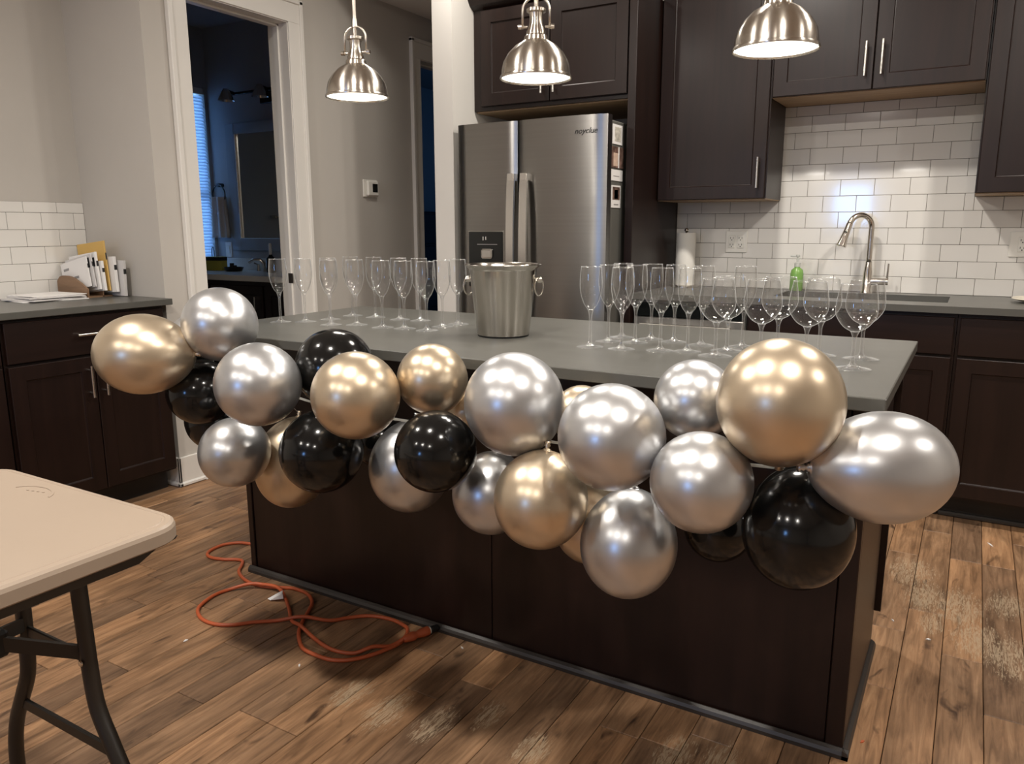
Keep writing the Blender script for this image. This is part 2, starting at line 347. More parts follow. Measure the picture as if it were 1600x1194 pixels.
# bathroom shell
XB = -4.98; YM = 0.04
WB0, WB1 = -0.22, 0.012
mb = MB(); mb.box(XB - 0.12, XB, -1.95, WB0, 0, 2.735).box(XB - 0.12, XB, WB1, YM, 0, 2.735).box(XB - 0.12, XB, WB0, WB1, 0, 0.86).box(XB - 0.12, XB, WB0, WB1, 2.30, 2.735)
struct(mb.build('wall_bath_left', M['bathwall'], base=False))
struct(MB().box(XB - 0.12, -3.04, YM, 0.11, 0, 2.735).build('wall_bath_back', M['bathwall'], base=False))
struct(MB().box(XB - 0.12, -3.62, -1.95, -1.83, 0, 2.735).build('wall_bath_front', M['bathwall'], base=False))
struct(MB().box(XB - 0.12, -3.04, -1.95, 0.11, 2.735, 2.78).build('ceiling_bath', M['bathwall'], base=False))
# room beyond the second doorway
mb = MB(); mb.box(-5.2, -5.08, 0.11, 4.0, 0, ZC).box(-5.2, -3.04, 4.0, 4.12, 0, ZC)
struct(mb.build('wall_bedroom', M['bathwall'], base=False))
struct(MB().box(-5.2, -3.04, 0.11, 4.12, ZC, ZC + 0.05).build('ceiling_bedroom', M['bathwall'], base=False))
area('bedroom_dusk_lamp', (-3.3, 1.6, 2.2), 0.5, 0.9, (0.15, 0.42, 1.0), (-1, 0.6, -0.1), 'RECTANGLE', 0.4)
t = thing('dresser', 'black chest of drawers in the dark room beyond the hallway door', 'dresser', (-4.85, 2.75, 0))
MB().box(-5.06, -4.60, 2.0, 3.5, 0.06, 1.40, 0.01).build('body', M['darkwood'], t)
for k in range(4): MB().box(-4.60, -4.58, 2.03, 3.47, 0.10 + k * 0.325, 0.40 + k * 0.325, 0.004).build('drawer', M['darkwood'], t)

# ------------------------------------------------------------------ floor: planks one by one
fl = struct(MB().box(-5.3, 3.52, -8.92, 4.2, -0.06, -0.012).build('floor', M['subfloor'], base=False)); WL[fl.name] = Vector((0, 0, 0))
PX = 0.104; X0 = 0.2235; bevel_cache = {}
def plank_mesh(L):
    L = round(L, 2)
    if L not in bevel_cache:
        mb = MB(); w = PX / 2 - 0.0009; mb.box(-w, w, -L / 2 + 0.0009, L / 2 - 0.0009, -0.012, 0.0, 0.0016)
        me = bpy.data.meshes.new('plank'); me.from_pydata(mb.v, [], mb.f)
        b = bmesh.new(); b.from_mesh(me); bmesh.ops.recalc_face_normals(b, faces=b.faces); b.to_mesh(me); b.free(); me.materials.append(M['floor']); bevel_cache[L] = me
    return bevel_cache[L]
far = MB(); near = []
rnd = random.Random(11)
for k in range(-52, 32):
    xc = X0 + (k + 0.5) * PX; y = -8.9 + rnd.uniform(0, 0.5)
    while y < 4.0:
        L = round(rnd.choice([0.36, 0.46, 0.56, 0.66, 0.78, 0.9, 1.05]), 2); yc = y + L / 2
        hidden = (-1.84 < xc < 0.11 and -2.40 < yc - L / 2 and yc + L / 2 < -1.87) or (xc < -3.05 and y < -2.2 + 0.3 and y + L > -1.7 and xc > -3.49)
        seen = -4.15 < yc < -0.35 and -3.15 < xc < 0.98 and not (xc > 0.2 and yc < -3.0) and not (xc < -1.2 and yc < -3.75) and not (-1.5 > xc and yc > -0.6) and not (-1.85 < xc < 0.14 and yc > -1.75)
        if seen and not hidden: near.append((abs(xc - 0.3) + abs(yc + 4.2), xc, yc, L))
        elif not hidden: far.box(xc - PX / 2 + .0009, xc + PX / 2 - .0009, y + .0009, y + L - .0009, -0.012, 0.0)
        y += L
near.sort()
for i, (d, xc, yc, L) in enumerate(near):
    if i < 300:
        o = bpy.data.objects.new('plank', plank_mesh(L)); COL.objects.link(o); o.parent = fl; o.location = (xc, yc, 0)
    else: far.box(xc - PX / 2 + .0009, xc + PX / 2 - .0009, yc - L / 2 + .0009, yc + L / 2 - .0009, -0.012, 0.0)
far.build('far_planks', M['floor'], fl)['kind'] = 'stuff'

# ------------------------------------------------------------------ wall tiles
TW, TH, Z0 = 0.154, 0.0778, 0.914; G = 0.0009
tile_cache = {}
def tile(parent, wdt, hgt, cx, cz, place):
    key = (round(wdt, 4), round(hgt, 4), place is None)
    if key not in tile_cache:
        mb = MB(); mb.box(-wdt / 2, wdt / 2, -0.007, 0.0, -hgt / 2, hgt / 2, 0.0012)
        me = bpy.data.meshes.new('tile'); me.from_pydata(mb.v, [], mb.f); b = bmesh.new(); b.from_mesh(me); bmesh.ops.recalc_face_normals(b, faces=b.faces); b.to_mesh(me); b.free(); me.materials.append(M['tile']); tile_cache[key] = me
    o = bpy.data.objects.new('tile', tile_cache[key]); COL.objects.link(o); o.parent = parent
    return o
WL[wb.name] = Vector((0, 0, 0)); WL[wl.name] = Vector((0, 0, 0))
MB().box(-1.137, 1.2, -0.0045, -0.0001, Z0, 1.365).box(-0.60, 0.27, -0.0045, -0.0001, 1.365, 1.83).build('grout', M['grout'], wb)
for row in range(1, 13):
    z0 = Z0 + (row - 1) * TH; z1 = z0 + TH
    lims = [(-1.137, 1.1)] if row <= 5 else [(-0.60, 0.27)]
    top = 1.365 if row == 6 else 1.818
    if row == 6: lims = [(-1.137, -0.60), (-0.60, 0.27), (0.27, 1.1)]
    for li, (xa, xb) in enumerate(lims):
        zt = z1
        if row == 6 and li != 1: zt = 1.365
        if row == 12: zt = 1.818
        k = math.floor(xa / TW) - 1
        while True:
            a = (k + (0 if row % 2 else 0.5)) * TW; b_ = a + TW; k += 1
            a2 = max(a, xa); b2 = min(b_, xb)
            if a2 >= xb: break
            if b2 - a2 < 0.006: continue
            o = tile(wb, b2 - a2 - 2 * G, zt - z0 - 2 * G, 0, 0, 1); o.location = ((a2 + b2) / 2, 0, (z0 + zt) / 2)
MB().box(XL + 0.0001, XL + 0.0045, -3.4, -1.945, Z0, 1.352).build('grout', M['grout'], wl)
for row in range(1, 7):
    z0 = Z0 + (row - 1) * TH; zt = min(z0 + TH, 1.352); k = -9
    while True:
        a = -2.153 + (k + (0 if row % 2 else 0.5)) * TW; b_ = a + TW; k += 1
        if b_ < -3.3: continue
        a2 = max(a, -3.4); b2 = min(b_, -1.946)
        if a2 >= -1.95: break
        o = tile(wl, b2 - a2 - 2 * G, zt - z0 - 2 * G, 0, 0, 1); o.location = (XL, (a2 + b2) / 2, (z0 + zt) / 2); o.rotation_euler = (0, 0, math.pi / 2)
# ------------------------------------------------------------------ trims
def casing(n, y0, y1, ztop, wdt):
    mb = MB()
    mb.box(XD, XD + 0.020, y0 - wdt, y0, 0, ztop, 0.002).box(XD, XD + 0.020, y1, y1 + wdt, 0, ztop, 0.002).box(XD, XD + 0.020, y0 - wdt, y1 + wdt, ztop, ztop + 0.108, 0.002)
    mb.box(XD, XD + 0.028, y0 - wdt - 0.012, y0 - wdt + 0.012, 0, ztop + 0.115, 0.003).box(XD, XD + 0.028, y1 + wdt - 0.012, y1 + wdt + 0.012, 0, ztop + 0.115, 0.003).box(XD, XD + 0.028, y0 - wdt - 0.012, y1 + wdt + 0.012, ztop + 0.096, ztop + 0.12, 0.003)
    # jambs with stop
    mb.box(-3.045, XD + 0.012, y1 - 0.004, y1 + 0.003, 0, ztop).box(-3.045, XD + 0.012, y0 - 0.003, y0 + 0.004, 0, ztop).box(-3.045, XD + 0.012, y0, y1, ztop - 0.004, ztop + 0.002)
    mb.box(-3.0, -2.965, y1 - 0.014, y1 - 0.001, 0, ztop, 0.002).box(-3.0, -2.965, y0 + 0.001, y0 + 0.014, 0, ztop, 0.002).box(-3.0, -2.965, y0, y1, ztop - 0.016, ztop - 0.004, 0.002)
    return struct(mb.build(n, M['trim'], base=False))
c1 = casing('trim_1', -1.72, -1.10, 2.285, 0.090); WL[c1.name] = Vector((0, 0, 0))
MB().box(-2.985, -2.95, -1.1165, -1.1135, 0.93, 0.985, 0.001).box(-2.976, -2.96, -1.1175, -1.116, 0.945, 0.97).build('strike_plate', M['shoe'], c1)
casing('trim_2', 0.03, 0.80, 2.295, 0.082)
mb = MB(); mb.box(XD, XD + 0.013, -1.958, -1.815, 0.0, 0.145, 0.003).box(XD, XD + 0.022, -1.967, -1.815, 0.0, 0.022, 0.006)
mb.box(-3.05, XD + 0.013, -1.958, -1.945, 0.0, 0.145, 0.003).box(-3.05, XD + 0.022, -1.967, -1.945, 0.0, 0.022, 0.006)
struct(mb.build('baseboard_left', M['trim'], base=False))
mb = MB(); mb.box(XD, XD + 0.013, -1.0, -0.06, 0, 0.145, 0.003).box(XD, XD + 0.022, -1.0, -0.06, 0, 0.022, 0.006); struct(mb.build('baseboard_hall', M['trim'], base=False))

# ------------------------------------------------------------------ cabinet kit
def face(kind, **q):
    if kind == '-y': return lambda u, v, w: (u, q['y'] - w, v)
    if kind == '+x': return lambda u, v, w: (q['x'] + w, u, v)
    if kind == '+y': return lambda u, v, w: (u, q['y'] + w, v)
def shaker(name, fn, u0, u1, v0, v1, parent, t=0.019, fw=0.058, slab=False, mat='esp', label=None):
    def ring(i, w): return [fn(u0 + i, v0 + i, w), fn(u1 - i, v0 + i, w), fn(u1 - i, v1 - i, w), fn(u0 + i, v1 - i, w)]
    R = [ring(0, 0), ring(0, t - 0.002), ring(0.002, t)]
    if not slab: R += [ring(fw, t), ring(fw + 0.003, t - 0.006), ring(fw + 0.006, t - 0.0075)]
    return MB().rings(R).build(name, M[mat], parent)
def pull(fn, u, v, L, t, parent, vertical=True):
    mb = MB(); h = L / 2
    P = (lambda s, w: fn(u, v + s, w)) if vertical else (lambda s, w: fn(u + s, v, w))
    mb.cyl(P(-h, t + 0.028), P(h, t + 0.028), 0.0058, n=10)
    for s in (-h * 0.72, h * 0.72): mb.cyl(P(s, t), P(s, t + 0.028), 0.0042, n=8)
    return mb.build('handle', M['pull'], parent, 40)

# base cabinets along the back wall
def base_cab(label, x0, x1, doors, drawer_slab=True, dh=None, pulls=True):
    t = thing('base_cabinet', label, 'cabinet', ((x0 + x1) / 2, -0.3, 0))
    MB().box(x0, x1, -0.600, -0.005, 0.105, 0.72).box(x0, x1, -0.600, -0.565, 0.72, 0.884).box(x0, x0 + 0.018, -0.565, -0.005, 0.72, 0.884).box(x1 - 0.018, x1, -0.565, -0.005, 0.72, 0.884).build('body', M['esp'], t)
    MB().box(x0, x1, -0.515, -0.40, 0.0, 0.105).build('toe_kick', M['toe'], t)
    MB().box(x0, x1, -0.533, -0.515, 0.0, 0.02, 0.005).build('shoe_moulding', M['shoe'], t)
    f = face('-y', y=-0.600); n = len(doors)
    d = shaker('drawer', f, x0 + 0.010, x1 - 0.010, 0.715, 0.868, t, slab=True, mat='esp_h')
    if pulls: pull(f, (x0 + x1) / 2, 0.796, 0.16 if (x1 - x0) < 0.8 else 0.30, 0.019, d, False)
    for i, (a, b_, hs) in enumerate(doors):
        dr = shaker('door', f, a, b_, 0.118, 0.703, t)
        pull(f, b_ - 0.03 if hs > 0 else a + 0.03, 0.60, 0.13, 0.019, dr)
    return t
base_cab('dark sink base cabinet with a plain front panel, behind the wine glasses', -0.58, 0.262, [(-0.57, -0.162, 1), (-0.156, 0.252, -1)], pulls=False)
base_cab('dark base cabinet with a bar-handled drawer, right of the sink cabinet', 0.264, 1.10, [(0.274, 0.68, 1), (0.686, 1.09, -1)])
# dishwasher
t = thing('dishwasher', 'stainless dishwasher with black control strip, half hidden behind the champagne flutes', 'dishwasher', (-0.86, -0.3, 0))
MB().box(-1.13, -0.584, -0.60, -0.02, 0.10, 0.875).build('body', M['fridge_side'], t)
MB().box(-1.125, -0.589, -0.625, -0.60, 0.12, 0.80, 0.004).build('door', M['steel'], t)
MB().box(-1.125, -0.589, -0.622, -0.60, 0.803, 0.872, 0.004).build('control_strip', M['blackpl'], t)
MB().cyl((-1.08, -0.66, 0.765), (-0.64, -0.66, 0.765), 0.011, n=12).cyl((-1.06, -0.625, 0.765), (-1.06, -0.66, 0.765), 0.008, n=8).cyl((-0.66, -0.625, 0.765), (-0.66, -0.66, 0.765), 0.008, n=8).build('handle', M['pull'], t, 40)
MB().box(-1.13, -0.584, -0.53, -0.50, 0.0, 0.10).build('toe_kick', M['toe'], t)
# back countertop with sink cut-out
SX0, SX1, SY0, SY1 = -0.50, 0.217, -0.465, -0.125
mb = MB(); zt, zb = 0.914, 0.886
for a in ((-1.136, SX0, -0.637, -0.005), (SX1, 1.12, -0.637, -0.005), (SX0, SX1, -0.637, SY0), (SX0, SX1, SY1, -0.005)): mb.box(a[0], a[1], a[2], a[3], zb, zt)
tag(mb.build('countertop', M['counter']), 'long grey stone countertop with the sink cut into it, along the tiled back wall', 'countertop')
mb = MB()
def rect(x0, x1, y0, y1, z): return [(x0, y0, z), (x1, y0, z), (x1, y1, z), (x0, y1, z)]
mb.rings([rect(SX0 - .012, SX1 + .012, SY0 - .012, SY1 + .012, 0.8855), rect(SX0 + .004, SX1 - .004, SY0 + .004, SY1 - .004, 0.8855), rect(SX0 + .012, SX1 - .012, SY0 + .012, SY1 - .012, 0.735)], cap0=False)
sk = tag(mb.build('sink', M['steel'], recalc=False), 'undermount steel sink below the gooseneck faucet', 'sink')
MB().lathe([(0.0005, 0.002), (0.035, 0.002), (0.045, 0.004), (0.047, 0.0)], (-0.14, -0.29, 0.735), 20).build('drain', M['chrome'], sk, 40)
# faucet
fx, fy = -0.142, -0.085
t = thing('faucet', 'brushed gooseneck pull-down kitchen faucet with side lever', 'faucet', (fx, fy, 0.914))
MB().lathe([(0.027, 0), (0.027, 0.006), (0.024, 0.012), (0.0215, 0.10), (0.0165, 0.135), (0.0145, 0.15)], (fx, fy, 0.914), 20, cap0=True).build('base', M['chrome'], t, 40)
arc = [(fx, fy, 1.05 + 0.03 * i) for i in range(5)]
R = 0.058; cz = 1.228; dx, dy = -0.80, -0.60
for i in range(0, 15):
    a = math.pi * i / 14 * 0.93; arc.append((fx + dx * (R - R * math.cos(a)), fy + dy * (R - R * math.cos(a)), cz + R * math.sin(a)))
e = Vector(arc[-1]); dn = (Vector(arc[-1]) - Vector(arc[-2])).normalized()
MB().tube(arc, 0.0135, 14).build('neck', M['chrome'], t, True)
MB().tube([e - dn * 0.004, e + dn * 0.03, e + dn * 0.075, e + dn * 0.105, e + dn * 0.108], [0.0150, 0.0155, 0.019, 0.0235, 0.020], 16).build('spray_head', M['chrome'], t, 40)
MB().box(e.x - 0.018, e.x - 0.004, e.y - 0.024, e.y - 0.017, e.z - 0.06, e.z - 0.03, 0.002).build('spray_button', M['blackmat'], t)
MB().cyl((fx + 0.012, fy, 0.972), (fx + 0.092, fy, 0.972), 0.0165, n=16).cyl((fx + 0.086, fy, 0.972), (fx + 0.088, fy - 0.002, 1.058), 0.0055, 0.0040, n=10).build('lever', M['chrome'], t, 40)
# soap bottle
sx, sy = -0.468, -0.10
t = thing('soap_bottle', 'green hand soap pump bottle standing left of the faucet', 'soap bottle', (sx, sy, 0.914))
MB().lathe([(0.0005, 0.0), (0.028, 0.0), (0.032, 0.006), (0.032, 0.085), (0.028, 0.105), (0.014, 0.116), (0.013, 0.122)], (sx, sy, 0.914), 22, cap1=True).build('bottle', M['soap'], t, 50)
MB().lathe([(0.015, 0.120), (0.015, 0.140), (0.006, 0.143), (0.006, 0.168), (0.010, 0.170), (0.010, 0.180), (0.0005, 0.181)], (sx, sy, 0.914), 16).box(sx - 0.036, sx + 0.006, sy - 0.006, sy + 0.006, 1.082, 1.092, 0.003).build('pump', M['clear'], t, 40)
# paper towel
px, py = -1.040, -0.125
t = thing('paper_towel_holder', 'white paper towel roll on a metal holder beside the tall dark panel', 'paper towel', (px, py, 0.914))
MB().lathe([(0.0005, 0.0), (0.075, 0.0), (0.075, 0.008), (0.07, 0.012), (0.0005, 0.012)], (px, py, 0.914), 28).build('base', M['chrome'], t, 40)
MB().lathe([(0.020, 0.013), (0.050, 0.013), (0.0505, 0.02), (0.0505, 0.283), (0.049, 0.287), (0.020, 0.287)], (px, py, 0.914), 32).build('paper_roll', M['ptowel'], t, 50)
mb = MB().cyl((px, py, 0.925), (px, py, 1.208), 0.005, n=10); mb.lathe([(0.0005, -0.012), (0.008, -0.009), (0.012, 0.0), (0.008, 0.009), (0.0005, 0.012)], (px, py, 1.215), 14); mb.build('rod', M['chrome'], t, True)
# plate at the right end
t = tag(MB().lathe([(0.0005, 0.004), (0.07, 0.004), (0.085, 0.012), (0.125, 0.020), (0.127, 0.016), (0.09, 0.004), (0.07, 0.0), (0.0005, 0.0)], (0.575, -0.275, 0.914), 36).build('plate', M['plate'], None, 40), 'cream plate on the back counter at the right edge', 'plate')
# outlets
def outlet(label, x, z, w2, gang):
    t = thing('outlet', label, 'outlet', (x, -0.008, z))
    MB().box(x - w2, x + w2, -0.014, -0.0075, z - 0.057, z + 0.057, 0.003).build('cover_plate', M['white'], t)
    for g in gang:
        MB().box(x + g - 0.017, x + g + 0.017, -0.017, -0.0135, z - 0.034, z + 0.034, 0.002).build('receptacle', M['white'], t)
        mb = MB()
        for zz in (0.017, -0.017):
            mb.box(x + g - 0.0085, x + g - 0.0060, -0.0175, -0.0169, z + zz - 0.002, z + zz + 0.007).box(x + g + 0.0060, x + g + 0.0085, -0.0175, -0.0169, z + zz - 0.002, z + zz + 0.007).cyl((x + g, -0.0175, z + zz - 0.008), (x + g, -0.0169, z + zz - 0.008), 0.0028, n=8)
        mb.build('slots', M['ink'], t)
outlet('white double outlet plate on the tiles beside the paper towel', -0.804, 1.155, 0.057, (-0.023, 0.023))
outlet('white wall outlet plate on the tiles at the right edge', 0.468, 1.151, 0.043, (0.008,))

# ------------------------------------------------------------------ wall cabinets
ZT = 2.44
def upper(label, x0, x1, zb, doors, ysolid=-0.330, light=False, zt=ZT, bottom='ply'):
    t = thing('wall_cabinet', label, 'cabinet', ((x0 + x1) / 2, -0.17, zb))
    MB().box(x0, x1, ysolid, -0.009, zb + 0.004, zt).build('body', M['esp'], t)
    MB().box(x0 + 0.002, x1 - 0.002, ysolid + 0.004, -0.009, zb, zb + 0.004).build('underside', M[bottom], t)
    f = face('-y', y=ysolid)
    for a, b_, hu, hz in doors:
        d = shaker('door', f, a, b_, zb + 0.004, zt - 0.01, t, 0.019, 0.060)
        pull(f, hu, hz, 0.142, 0.019, d)
    return t
upper('tall dark wall cabinet with one door, between refrigerator and sink', -1.134, -0.592, 1.362, [(-1.128, -0.598, -0.630, 1.484)])
upper('dark two-door wall cabinet above the sink with bare wood underside', -0.590, 0.268, 1.818, [(-0.585, -0.164, -0.195, 1.946), (-0.160, 0.263, -0.129, 1.948)])
upper('dark wall cabinet at the right edge of the picture', 0.270, 1.10, 1.366, [(0.276, 0.683, 0.652, 1.484), (0.688, 1.094, 0.72, 1.484)])
# over-refrigerator cabinet and tall end panel
t = thing('refrigerator_cabinet', 'dark deep two-door cabinet above the refrigerator', 'cabinet', (-1.62, -0.3, 1.828))
MB().box(-2.058, -1.182, -0.620, -0.005, 1.832, 2.335).build('body', M['esp'], t)
MB().box(-2.056, -1.184, -0.600, -0.005, 1.826, 1.832).build('underside', M['ply'], t)
mb = MB(); mb.rings([[(x, y, z) for (y, z) in ((-0.62, 2.325), (-0.655, 2.345), (-0.70, 2.41), (-0.70, 2.43), (-0.61, 2.43))] for x in (-2.075, -1.13)]); mb.build('crown_moulding', M['esp_h'], t)
f = face('-y', y=-0.620)
for a, b_, hu in ((-2.005, -1.606, -1.637), (-1.600, -1.190, -1.569)):
    d = shaker('door', f, a, b_, 1.852, 2.318, t, 0.019, 0.060); pull(f, hu, 1.955, 0.14, 0.019, d)
tag(MB().box(-1.178, -1.138, -0.655, -0.001, 0, 2.322, 0.002).build('end_panel', M['esp']), 'tall dark wood end panel standing right of the refrigerator', 'panel')

# ------------------------------------------------------------------ refrigerator
t = thing('refrigerator', 'stainless french-door refrigerator with ice dispenser and photos on its side', 'refrigerator', (-1.6, -0.45, 0))
MB().box(-2.012, -1.212, -0.775, -0.06, 0.03, 1.722, 0.006).build('body', M['fridge_side'], t)
MB().box(-1.99, -1.24, -0.74, -0.70, 0.0, 0.08).build('grille', M['blackmat'], t)
def fdoor(name, x0, x1, z0, z1, bow=0.012):
    n = 12; fr = []
    for i in range(n + 1):
        u = i / n; x = x0 + (x1 - x0) * u; e = 1 - (2 * u - 1) ** 2; fr.append((x, -0.838 - bow * e ** 0.8))
    pts = [(x0, -0.785)] + [(x0, -0.832)] + fr[1:-1] + [(x1, -0.832)] + [(x1, -0.785)]
    return MB().rings([[(x, y, z) for x, y in pts] for z in (z0, z0 + 0.001, z1 - 0.001, z1)]).build(name, M['steel'], t, 25)
dl = fdoor('door', -2.020, -1.671, 0.66, 1.738, 0.010); dl['label'] = 'left refrigerator door with black ice dispenser'
dr = fdoor('door', -1.663, -1.196, 0.66, 1.738, 0.014); dr['label'] = 'right refrigerator door with dark script lettering'
dw = fdoor('freezer_drawer', -2.020, -1.196, 0.09, 0.645, 0.012)
for x, par in ((-1.684, dl), (-1.612, dr)):
    pts = [(0.0, 0.70)] ; mb = MB(); R = []
    for i in range(17):
        u = i / 16; z = 0.73 + u * 0.755; w = 0.052 * math.sin(math.pi * (0.12 + 0.76 * u)) ** 0.6 + 0.004; yy = -0.848 - w; sx_ = x + 0.004 * math.sin(math.pi * u)
        R.append([(sx_ - 0.020, yy, z), (sx_ + 0.020, yy, z), (sx_ + 0.020, yy + 0.012, z), (sx_ - 0.020, yy + 0.012, z)])
    mb.rings(R); mb.box(x - 0.016, x + 0.016, -0.885, -0.842, 0.725, 0.76).box(x - 0.016, x + 0.016, -0.885, -0.842, 1.455, 1.488); mb.build('handle', M['pull'], par, 40)
MB().cyl((-1.95, -0.90, 0.60), (-1.26, -0.90, 0.60), 0.012, n=12).cyl((-1.93, -0.845, 0.60), (-1.93, -0.90, 0.60), 0.009, n=8).cyl((-1.28, -0.845, 0.60), (-1.28, -0.90, 0.60), 0.009, n=8).build('handle', M['pull'], dw, 40)
MB().box(-1.956, -1.744, -0.852, -0.835, 0.93, 1.214, 0.006).build('ice_dispenser', M['blackpl'], dl)
MB().box(-1.960, -1.740, -0.849, -0.834, 0.926, 1.218, 0.006).build('dispenser_frame', M['pull'], dl)
MB().box(-1.872, -1.806, -0.861, -0.851, 1.076, 1.126, 0.008).build('dispenser_paddle', M['pull'], dl)
MB().box(-1.866, -1.862, -0.8525, -0.8518, 1.168, 1.186).box(-1.850, -1.846, -0.8525, -0.8518, 1.170, 1.186).build('display_digits', M['white'], dl)
MB().box(-1.90, -1.78, -0.8525, -0.8518, 1.146, 1.149).build('display_print', M['inkgrey'], dl)
text('lettering', 'noyclue', 0.036, (-1.300, -0.8500, 1.656), (1, 0.06, 0), (0, 0, 1), M['ink'], dr, 0.35)
def magnet(name, label, cat, y0, y1, z0, z1, bits):
    q = thing(name, label, cat, (-1.2115, (y0 + y1) / 2, z0))
    MB().box(-1.2118, -1.2095, y0, y1, z0, z1).build('card', M['paper'] if name != 'photo_print' else M['photo_b'], q)
    for nm, m, a, b_, c, d in bits: MB().box(-1.2096, -1.2088, y0 + a * (y1 - y0), y0 + b_ * (y1 - y0), z0 + c * (z1 - z0), z0 + d * (z1 - z0)).build(nm, M[m], q)
magnet('photo_card', 'topmost sketch card stuck on the refrigerator side', 'card', -0.744, -0.632, 1.615, 1.704, [('sketch', 'photo_a', 0.2, 0.85, 0.15, 0.88)])
magnet('photo_print', 'dark snapshot second from the top on the refrigerator side', 'photo', -0.748, -0.608, 1.508, 1.604, [('figure', 'skin', 0.12, 0.5, 0.08, 0.7), ('divider', 'paper', 0.52, 0.6, 0.0, 1.0)])
magnet('note_card', 'white note card third from the top on the refrigerator side', 'card', -0.756, -0.618, 1.448, 1.499, [('print', 'inkgrey', 0.2, 0.7, 0.4, 0.46)])
magnet('photo_frame_card', 'instant photo lowest on the refrigerator side', 'photo', -0.745, -0.636, 1.323, 1.427, [('picture', 'photo_b', 0.1, 0.9, 0.36, 0.93), ('figure', 'skin', 0.3, 0.7, 0.4, 0.8), ('caption', 'inkgrey', 0.25, 0.75, 0.12, 0.17)])

# ------------------------------------------------------------------ left base cabinets, countertop, mail
def left_cab(label, y0, y1, mail=False):
    t = thing('base_cabinet', label, 'cabinet', (-3.15, (y0 + y1) / 2, 0)); xf = -2.889
    MB().box(XL + 0.006, xf, y0, y1, 0.105, 0.884).build('body', M['esp'], t)
    MB().box(XL + 0.006, xf - 0.075, y0, y1, 0, 0.105).build('toe_kick', M['toe'], t)
    f = face('+x', x=xf); ym = (y0 + y1) / 2
    d = shaker('drawer', f, y0 + 0.008, y1 - 0.008, 0.712, 0.872, t, slab=True, mat='esp_h'); pull(f, ym, 0.798, 0.15, 0.019, d, False)
    for a, b_, hu in ((y0 + 0.008, ym - 0.002, ym - 0.034), (ym + 0.002, y1 - 0.008, ym + 0.028)):
        d = shaker('door', f, a, b_, 0.118, 0.700, t); pull(f, hu, 0.597, 0.135, 0.019, d)
left_cab('dark base cabinet with two doors and a drawer, under the mail', -2.688, -1.985)
left_cab('dark base cabinet at the left edge, mostly cut off by the picture edge', -3.396, -2.693)
tag(MB().box(XL + 0.006, -2.858, -3.40, -1.948, 0.886, 0.914, 0.002).build('countertop', M['counter']), 'short grey countertop under the mail on the left', 'countertop')
t = thing('mail_organizer', 'brown wooden mail holder with curved front in the counter corner', 'mail holder', (-3.35, -2.06, 0.914))
pts = [(-3.465, 0.914), (-3.225, 0.914), (-3.225, 0.955)] + [(-3.225 - 0.24 * i / 10, 0.955 + 0.057 * math.sin(math.pi / 2 * min(1, i / 6.5)) - (0.012 if i > 8 else 0) * (i - 8) / 2) for i in range(1, 10)] + [(-3.465, 0.985)]
MB().prism(pts, lambda u, v, w: (u, w, v), -2.125, -2.117).build('front_board', M['kraft'], t)
MB().box(-3.465, -3.225, -2.117, -2.003, 0.914, 0.920).build('tray', M['kraft'], t)
MB().prism(pts[:3] + [(-3.30, 1.03), (-3.465, 1.03)], lambda u, v, w: (u, w, v), -2.052, -2.046).build('divider', M['kraft'], t)
def env(name, label, mat, x0, x1, y, z0, z1, lean, th=0.006, tilt=0.0, bits=()):
    c = Vector(((x0 + x1) / 2, y, z0)); q = thing(name, label, 'envelope' if name == 'envelope' else 'booklet', c, 'mail in the wooden holder')
    w2 = (x1 - x0) / 2
    MB().box(c.x - w2, c.x + w2, y - th / 2, y + th / 2, z0, z1, 0.0008).build('cover', M[mat], q)
    for m, a, b_, e0, e1 in bits: MB().box(c.x + a * w2, c.x + b_ * w2, y - th / 2 - 0.0008, y - th / 2 + 0.0002, z0 + e0 * (z1 - z0), z0 + e1 * (z1 - z0)).build('print', M[m], q)
    MB().box(c.x + w2 - 0.0002, c.x + w2 + 0.0006, y - th / 2 + 0.0003, y + th / 2 - 0.0003, z0 + 0.62 * (z1 - z0), z0 + 0.76 * (z1 - z0)).build('edge_mark', M['ink'], q)
    q.rotation_euler = (lean, tilt, 0)
env('envelope', 'white envelope at the front of the mail holder, leaning left', 'paper', -3.440, -3.220, -2.103, 0.946, 1.085, -0.03, 0.005, -0.20, [('inkgrey', -0.8, -0.4, 0.72, 0.80), ('inkgrey', -0.1, 0.25, 0.38, 0.46)])
env('envelope', 'grey-white envelope second in the mail holder with faint print', 'paper2', -3.420, -3.205, -2.090, 0.946, 1.100, -0.03, 0.006, -0.18, [('ink', 0.6, 0.85, 0.6, 0.9)])
env('envelope', 'white letter in the middle of the mail holder with black stamp', 'paper', -3.410, -3.195, -2.074, 0.938, 1.112, -0.02, 0.010, -0.13, [('ink', 0.65, 0.9, 0.62, 0.86)])
env('booklet', 'thick white booklet in the mail holder with a dark band', 'paper', -3.395, -3.185, -2.057, 0.934, 1.072, -0.02, 0.012, -0.11)
env('envelope', 'tall yellow manila envelope rising above the mail', 'manila', -3.410, -3.190, -2.032, 0.933, 1.165, -0.02, 0.006, -0.10)
env('booklet', 'white catalogue behind the manila envelope', 'paper', -3.375, -3.160, -2.014, 0.930, 1.095, -0.02, 0.014, -0.07)
env('booklet', 'grey catalogue at the rear of the mail, against the painted wall', 'paper2', -3.36, -3.135, -1.992, 0.9165, 1.083, -0.03, 0.014, 0.0)
cols = ['paper', 'paper2', 'paper', 'paper2', 'paper', 'paper']
desc = ['lowest folded sheet', 'grey folder second from the bottom', 'white letter third from the bottom', 'grey sheet third from the top', 'white sheet second from the top', 'topmost white sheet']
z = 0.9142
